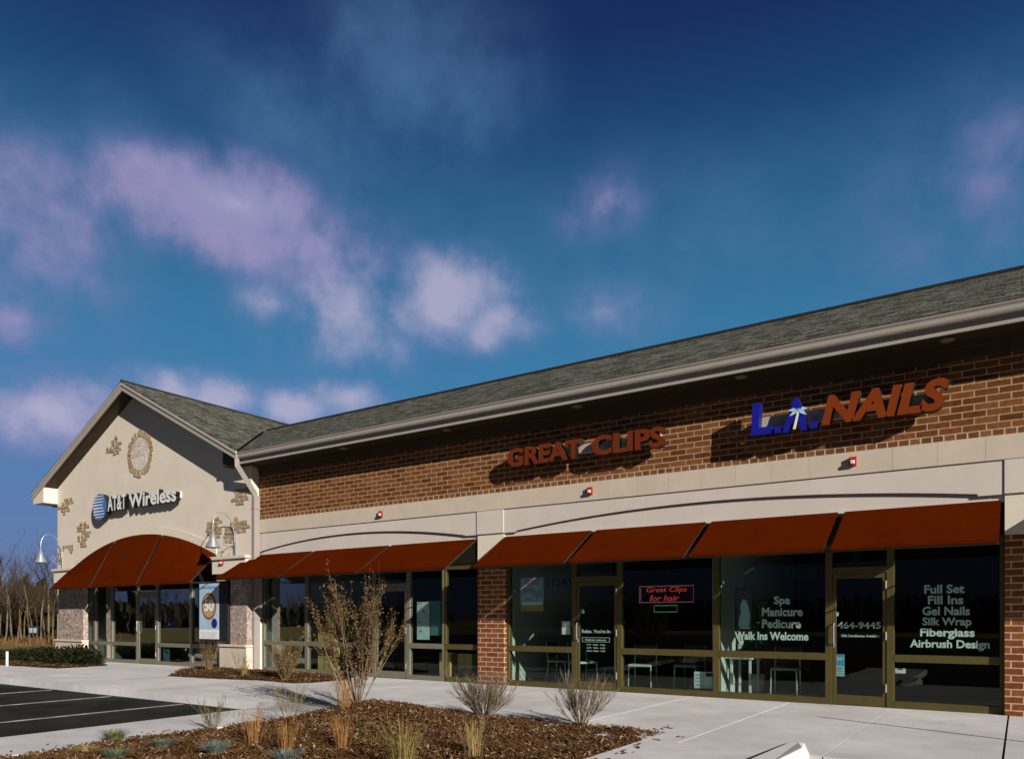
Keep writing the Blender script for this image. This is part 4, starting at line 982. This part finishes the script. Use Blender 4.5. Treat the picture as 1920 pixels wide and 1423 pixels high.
board('window_poster', -11.50, -11.13, .92, 1.78, 13.15, mat("poster_white_blue", (.40, .50, .55), .6, col2=(.62, .68, .70), vscale=6), 'white and pale blue list poster on glass right of the tall shrub', 'poster',
      [('dark_mark', -11.45, -11.40, 1.30, 1.34, BLACK), ('dark_mark', -11.32, -11.27, 1.55, 1.59, BLACK), ('dark_mark', -11.40, -11.36, 1.10, 1.13, BLACK)])
board('window_poster', -11.10, -10.80, 1.02, 1.80, 13.15, mat("poster_teal", (.05, .16, .17), .6, col2=(.10, .22, .24), vscale=6), 'dim teal poster on glass beside the list poster', 'poster')
board('window_poster', -21.55, -21.0, 1.05, 1.55, 13.08, mat("poster_deep_blue", (.015, .03, .22), .6), 'deep blue poster inside the gable window', 'poster', [('white_mark', -21.30, -21.24, 1.20, 1.42, LWHITE)])
board('brochure_stand', -21.62, -21.30, .08, .50, 13.10, mat("board_ice", (.45, .60, .66), .6), 'pale brochure stand on the floor behind the gable window', 'brochure stand', [('text_block', -21.57, -21.36, .36, .42, GLOBE)])

# ================================================================== PLANTS
def rv(s=1.0): return Vector((random.uniform(-s, s), random.uniform(-s, s), random.uniform(-s, s)))
def stem(m, p, d, L, r0, seg, wob, lift, n=4, taper=.3):
    pts = [Vector(p)]; d = Vector(d).normalized(); rads = [r0]
    for i in range(seg):
        d = (d + rv(wob) + Vector((0, 0, lift))).normalized(); pts.append(pts[-1]+d*L/seg); rads.append(r0*(1-(1-taper)*(i+1)/seg))
    m.tube(pts, rads, n, cap=False); return pts, rads, d
def twiggy(m, p, d, L, r, depth, kids_, wob, lift, spread, tips):
    pts, rads, de = stem(m, p, d, L, r, 4 if depth else 3, wob, lift, 4 if r > .008 else 3)
    tips += pts[1:]
    if depth <= 0: return
    for k in range(kids_):
        t = random.uniform(.25, 1.0); i = min(int(t*(len(pts)-1)), len(pts)-2); q = pts[i].lerp(pts[i+1], t*(len(pts)-1)-i)
        base = (pts[i+1]-pts[i]).normalized(); nd = (base + rv(spread)).normalized()
        twiggy(m, q, nd, L*random.uniform(.35, .6), max(.0026, rads[i]*.72), depth-1, max(2, kids_-1), wob, lift, spread, tips)
def shrub(name, loc, h, w, nst, label, cat, group=None, m_=TWIG, kids_=4, depth=2, r=.008, leaves=0, lift=.10, seed=1, spread=.55, wob=.10, leafm=LEAFB, leafsize=.03):
    random.seed(seed); e = empty(name, loc, label, cat, group); m = MB(); tips = []
    for k in range(nst):
        a = 2*math.pi*k/nst+random.uniform(-.5, .5); s_ = random.uniform(.15, 1.0)*w/h*.62
        d = Vector((math.cos(a)*s_, math.sin(a)*s_, 1)); p = Vector(loc)+Vector((math.cos(a), math.sin(a), 0))*random.uniform(0, .05)-Vector((0, 0, .03))
        twiggy(m, p, d, h*random.uniform(.72, 1.0)*math.sqrt(1+.3*s_*s_), r, depth, kids_, wob, lift, spread, tips)
    m.build('stems', m_, e)
    if leaves:
        q = MB(); zt = loc[2]
        tips = [t for t in tips if t.z > zt+h*.22]
        for k in range(leaves):
            t = random.choice(tips); L = leafsize*random.uniform(.6, 1.5); d = (rv(1)+Vector((0, 0, -.3))).normalized(); s_ = d.cross(rv(1)).normalized()*L*random.uniform(.3, .5); p = t+rv(.035); c_ = d.cross(s_).normalized()*L*.15
            q.face([p, p+d*L*.55+s_+c_, p+d*L, p+d*L*.5-s_+c_])
        q.build('leaves', leafm, e)
    return e
G1 = 'bare shrubs in the mulch beds'
shrub('leafy_shrub', (-8.18, 8.0, H1(-8.18, 8.0)), 1.22, 1.50, 16, 'tall upright shrub with dry brown leaves on the raised mulch', 'shrub', None, mat('dark_twig', (0.09, 0.066, 0.042), 0.95, col2=(0.24, 0.185, 0.12), vscale=8), 6, 2, .016, 4600, .10, 3, .30, .06, LEAFB, .029)
shrub('bare_shrub', (-6.12, 8.40, H1(-6.12, 8.40)), .50, 1.12, 44, 'wide grey bare twiggy shrub below the brick pier', 'shrub', G1, TWIG, 6, 2, .0074, 0, .08, 5, .42, .08)
shrub('bare_shrub', (-4.74, 8.62, H1(-4.74, 8.62)), .50, .95, 28, 'vase shaped bare shrub at the pointed right end of the mulch', 'shrub', G1, TWIG, 6, 2, .0076, 0, .08, 8, .38, .08)
shrub('bare_shrub', (-13.75, 11.25, H2(-13.75, 11.25)), .66, .78, 40, 'dense tan bare shrub in front of the middle shop window', 'shrub', G1, TWIG2, 5, 2, .0075, 500, .10, 12, .4, .08, mat("tan_bud", (.24, .15, .06), .9, col2=(.36, .24, .11), vscale=12), .025)
shrub('bare_shrub', (-17.35, 11.75, H2(-17.35, 11.75)), .58, .52, 26, 'upright bare shrub under the tall poster case', 'shrub', G1, TWIG2, 4, 2, .0085, 0, .10, 15, .38, .08)
shrub('bare_shrub', (-15.75, 11.55, H2(-15.75, 11.55)), .45, .60, 10, 'sparse fine twigged shrub before the pale plinth', 'shrub', G1, TWIG2, 3, 2, .0055, 0, .10, 17, .5, .1)
shrub('bare_shrub', (-8.50, 5.80, H1(-8.50, 5.80)), .36, .42, 12, 'small olive twiggy shrub on the left edge of the mulch', 'shrub', G1, mat("twig_olive", (.14, .12, .045), .9, col2=(.28, .23, .10), vscale=9), 4, 2, .0045, 0, .10, 19, .45, .1)
shrub('bare_shrub', (-7.95, 6.56, H1(-7.95, 6.56)), .42, .52, 12, 'vase shaped twiggy shrub behind the rusty grass, left of the tall shrub', 'shrub', G1, mat("twig_straw", (.22, .17, .08), .9, col2=(.38, .30, .15), vscale=9), 4, 2, .005, 0, .10, 23, .42, .09)
def grass(name, x, y, h, w, nb, m_, label, group, seed, zf=None, wid=.005, lean=.6, seedheads=False):
    random.seed(seed); z = (zf or H1)(x, y)
    e = empty(name, (x, y, z), label, 'grass', group); m = MB()
    for k in range(nb):
        a = random.uniform(0, 6.283); rr = w*.28*math.sqrt(random.random()); p = Vector((x+rr*math.cos(a), y+rr*math.sin(a), z-.01))
        o_ = Vector((math.cos(a), math.sin(a), 0)); H = h*random.uniform(.5, 1.0); ln = lean*random.uniform(.1, 1.0)*w/h
        side = o_.cross(Vector((0, 0, 1)))+rv(.5); side.normalize(); side *= wid*random.uniform(.7, 1.3)
        q = [p, p+Vector((0, 0, H*.45))+o_*H*.25*ln, p+Vector((0, 0, H*(.85-.1*ln)))+o_*H*.75*ln, p+Vector((0, 0, H*(1-.28*ln)))+o_*H*1.15*ln]
        b = len(m.v)
        for i, v in enumerate(q):
            f_ = (1, .9, .6, .1)[i]; m.v += [tuple(v-side*f_), tuple(v+side*f_)]
        for i in range(3): m.f.append((b+2*i, b+2*i+1, b+2*i+3, b+2*i+2)); m.m.append(0)
        if seedheads and random.random() < .25:
            t = q[-1]
            for z_ in range(4):
                u = t-Vector((0, 0, .016*z_))+rv(.006); m.face([u+Vector((-.006, 0, 0)), u+Vector((0, .004, .012)), u+Vector((.006, 0, 0)), u+Vector((0, -.004, -.012))])
    m.build('blades', m_, e); return e
GG = 'grass clumps planted in the mulch island'
grass('grass_clump', -6.96, 5.26, .46, .30, 95, RUST, 'rusty orange grass clump right of the blue grey round tuft', GG, 31, wid=.0022, seedheads=True)
grass('grass_clump', -6.33, 5.19, .36, .28, 95, RUST, 'rusty orange grass clump in front of the vase shaped twiggy shrub', GG, 32, wid=.0022, seedheads=True)
grass('grass_clump', -5.98, 5.63, .44, .30, 95, RUST, 'rusty orange grass clump in front of the tall leafy shrub', GG, 33, wid=.0022, seedheads=True)
grass('grass_clump', -7.55, 7.15, .48, .34, 110, RUST, 'rusty orange grass clump touching the stems of the tall leafy shrub', GG, 44, wid=.0026, seedheads=True)
grass('grass_clump', -4.81, 5.30, .52, .52, 130, OLIVE, 'olive straw grass clump in the middle of the mulch', GG, 34, wid=.0022, seedheads=True)
grass('grass_clump', -4.57, 6.08, .42, .36, 100, STRAW, 'pale straw grass clump before the wide bare shrub', GG, 35, wid=.0022, seedheads=True)
grass('grass_tuft', -8.60, 4.62, .19, .26, 420, GREENG, 'dark green grass tuft nearest the left kerb', GG, 36, wid=.0020, lean=.75)
grass('grass_tuft', -7.53, 4.55, .13, .25, 360, SAGE, 'low grey green tuft right of the dark green tuft', GG, 37, wid=.0020, lean=.8)
grass('grass_tuft', -6.70, 4.62, .19, .24, 460, BLUEG, 'round blue grey tuft left of the rusty grass', GG, 38, wid=.0020, lean=.75)
grass('grass_tuft', -5.83, 4.77, .17, .26, 460, BLUEG, 'blue grey tuft at the bottom edge below the rusty grass', GG, 39, wid=.0020, lean=.75)
grass('grass_tuft', -7.34, 3.96, .15, .25, 400, SAGE, 'grey green tuft at the bottom edge of the mulch', GG, 40, wid=.0020, lean=.75)
grass('grass_tuft', -7.95, 3.95, .12, .30, 360, STRAW, 'dried tan tuft in the lower left mulch', GG, 41, wid=.0020, lean=.8)
grass('grass_tuft', -8.25, 3.62, .08, .22, 260, OLIVE, 'small olive tuft in the lower left corner of the mulch', GG, 43, wid=.0020, lean=.8)
grass('grass_clump', -15.35, 11.35, .30, .26, 90, OLIVE, 'small green gold clump at the foot of the downspout', None, 42, zf=H2, wid=.004)
# evergreens by the gable corner
def evergreen(x, y, rx, ry, h, label, seed):
    random.seed(seed); e = empty('evergreen_shrub', (x, y, 0), label, 'shrub', 'low dark evergreens left of the gable')
    m = MB()
    for k in range(2600):
        a = random.uniform(0, 6.283); ph = math.acos(random.uniform(0, 1)); q = random.uniform(.55, 1.08)+.12*math.sin(a*5+seed)
        p = Vector((x+rx*q*math.sin(ph)*math.cos(a), y+ry*q*math.sin(ph)*math.sin(a), max(.02, h*q*math.cos(ph))))
        d = (Vector((math.cos(a), math.sin(a), .7))+rv(.7)).normalized(); L = random.uniform(.07, .16); s_ = d.cross(rv(1)).normalized()*L*.22
        m.face([p, p+d*L*.5+s_, p+d*L, p+d*L*.5-s_])
    m.build('foliage', YEW, e)
    m = MB()
    for k in range(5):
        a = 1.256*k; m.tube([(x, y, -.02), (x+rx*.6*math.cos(a), y+ry*.6*math.sin(a), h*.6)], [.03, .01], 5)
    m.build('branches', BARK, e)
for i, (x, y, rx, ry, h, l) in enumerate(((-23.75, 11.6, .80, .55, .50, 'low dark evergreen shrub nearest the gable window'), (-25.4, 11.55, .95, .55, .44, 'low dark evergreen in front of the left stone plinth'), (-27.1, 11.5, 1.0, .55, .34, 'low dark evergreen left of the stone plinth'),
        (-28.9, 11.4, 1.0, .55, .28, 'low dark evergreen behind the white post'), (-30.7, 11.3, 1.0, .55, .28, 'low dark evergreen at the left picture edge'), (-32.4, 11.3, 1.0, .55, .28, 'low dark evergreen beyond the left picture edge'))):
    evergreen(x, y, rx, ry, h, l, 60+i)
e = empty('marker_post', (-24.9, 10.15, 0), 'short white marker post at the left end of the walk', 'post')
m = MB(); m.tube([(-24.9, 10.18, -.03), (-24.9, 10.18, .40)], .035, 10); m.build('shaft', WHITE, e); m = MB(); m.tube([(-24.9, 10.18, .40), (-24.9, 10.18, .43)], [.042, .03], 10); m.build('cap', WHITE, e)
# small sign out in the grass
e = empty('field_sign', (-43.4, 19.0, -.2), 'small dark sign with two white panels on a post in the grass', 'sign')
x, y = -43.4, 19.0; t = Vector((.94, .34, 0))
m = MB(); m.tube([(x, y, -.25), (x, y, .60)], .05, 8); m.build('post', mat("post_brown", (.07, .045, .02), .9), e)
m = MB(); o_ = MB()
m.box(x-.44, x+.44, y-.03, y+.03, .58, 1.02); bd = m.build('panel', mat("sign_dark_green", (.02, .045, .035), .6), e)
for dx in (-.40, .06):
    q = MB(); q.box(x+dx, x+dx+.34, y-.036, y-.031, .66, .92); q.build('white_panel', mat("sign_grey_white", (.55, .62, .62), .6), bd)
# slim post on the walk whose shadow crosses the slabs
e = empty('sign_post', (2.35, 9.38, 0), 'slim steel sign post on the walk beyond the right edge', 'sign post')
m = MB(); m.tube([(2.35, 9.38, 0), (2.35, 9.38, 1.86)], .026, 8); m.build('shaft', GALV, e); m = MB(); m.lathe([(.07, .002), (.07, .015), (.03, .03)], 2.35, 9.38, 12); m.build('base', GALV, e)

# ================================================================== WOODS
def tree_mesh(seed, h):
    random.seed(seed); tr = MB(); cr = MB()
    def br(p, d, L, r, dep, m):
        pts, rads, de = stem(m, p, d, L, r, 4 if dep > 1 else 3, .10 if dep > 1 else .16, .05, 5 if r > .05 else 3)
        if dep == 0: return
        for k in range({3: 9, 2: 6, 1: 4}[dep]):
            t = random.uniform(.42 if dep == 3 else .2, 1.0); i = min(int(t*(len(pts)-1)), len(pts)-2); q = pts[i].lerp(pts[i+1], t*(len(pts)-1)-i)
            b_ = (pts[i+1]-pts[i]).normalized(); nd = (b_+rv(.75)+Vector((0, 0, .25))).normalized()
            br(q, nd, L*random.uniform(.32, .55), max(.010, rads[i]*.5), dep-1, cr)
    br(Vector((0, 0, -.3)), Vector((random.uniform(-.06, .06), random.uniform(-.06, .06), 1)), h*.92, h*.0165, 3, tr)
    return tr, cr
variants = [tree_mesh(100+i, hh) for i, hh in enumerate((9.0, 7.6, 10.0, 8.4))]
vm = [(a.mesh('trunk', BARKL), b_.mesh('crown', BARK)) for a, b_ in variants]
def bare_tree(i, x, y, s_, rz, label):
    e = empty('bare_tree', (x, y, -.2), label, 'tree', 'bare trees at the edge of the wood'); e.rotation_euler = (0, 0, rz); e.scale = (s_,)*3
    for nme, me in zip(('trunk', 'crown'), vm[i]):
        o = bpy.data.objects.new(nme, me); COL.objects.link(o); o.parent = e
    return e
random.seed(77)
TL = 'slender bare tree with pale sunlit trunk at the wood edge left of the gable'
for k in range(19):
    px_ = -12 + k*7.4 + random.uniform(-2, 2); u = (px_-960)/1416; dist = random.uniform(50, 60) if k % 3 else random.uniform(45, 52)
    s34, c34 = math.sin(R(34)), math.cos(R(34))
    bare_tree(k % 4, dist*(u*c34-s34), dist*(c34+u*s34), random.choice((.38, .43, .49, .55, .62)), random.uniform(0, 6.28), TL)
# the deep wood and the tree belt across the road, one mass
random.seed(91)
wood = MB()
def add_copy(dst, src, x, y, s_, rz):
    b = len(dst.v); ca, sa = math.cos(rz)*s_, math.sin(rz)*s_
    dst.v += [(x+vx_*ca-vy_*sa, y+vx_*sa+vy_*ca, -.2+vz_*s_) for vx_, vy_, vz_ in src.v]
    dst.f += [tuple(b+i for i in f) for f in src.f]; dst.m += src.m
small = [tree_mesh(200+i, hh) for i, hh in enumerate((9.0, 8.0, 10.0))]
def plant_belt(n, fx, fy, smin, smax):
    for k in range(n):
        a, b_ = small[k % 3]; x, y = fx(), fy(); s_ = random.uniform(smin, smax); rz = random.uniform(0, 6.28)
        add_copy(wood, a, x, y, s_, rz); add_copy(wood, b_, x, y, s_, rz)
plant_belt(40, lambda: random.uniform(-92, -70), lambda: random.uniform(-12, 55), .40, .60)
plant_belt(90, lambda: random.uniform(-150, -122), lambda: random.uniform(-125, -10), .55, .90)
plant_belt(40, lambda: random.uniform(-70, 60), lambda: random.uniform(-95, -75), .5, .8)
def brush(n, fx, fy, hmax):
    for k in range(n):
        x, y = fx(), fy(); h = random.uniform(.4, hmax); w = random.uniform(.3, 1.0); a = random.uniform(0, 3.14); ca, sa = math.cos(a)*w, math.sin(a)*w
        z = random.uniform(-.2, hmax*.6)
        wood.face([(x-ca, y-sa, z), (x+ca*.6, y+sa*.6, z+.1), (x+ca, y+sa, z+h), (x-ca*.5, y-sa*.5, z+h*.8)], 1)
brush(5000, lambda: random.uniform(-96, -66), lambda: random.uniform(-12, 60), 3.4)
brush(5000, lambda: random.uniform(-156, -124), lambda: random.uniform(-130, -8), 3.4)
brush(5000, lambda: random.uniform(-75, 70), lambda: random.uniform(-99, -78), 3.2)
tag(wood.build('distant_wood', [BARK, BRUSH]), 'deep bare winter wood and brush behind the front row of trees', 'wood', kind='stuff')
# dry weeds along the wood edge
random.seed(93); m = MB()
for k in range(5000):
    x = random.uniform(-66, -50); y = random.uniform(10, 50); h = random.uniform(.15, .5); a = random.uniform(0, 3.14); w = random.uniform(.03, .10)
    m.face([(x-w*math.cos(a), y-w*math.sin(a), -.22), (x+w*math.cos(a), y+w*math.sin(a), -.22), (x+random.uniform(-.1, .1), y, -.22+h)])
tag(m.build('dry_weeds', mat("weed_rust", (.10, .05, .015), .95, col2=(.19, .11, .04), vscale=.5)), 'rusty dry weeds along the foot of the wood', 'weeds', kind='stuff')
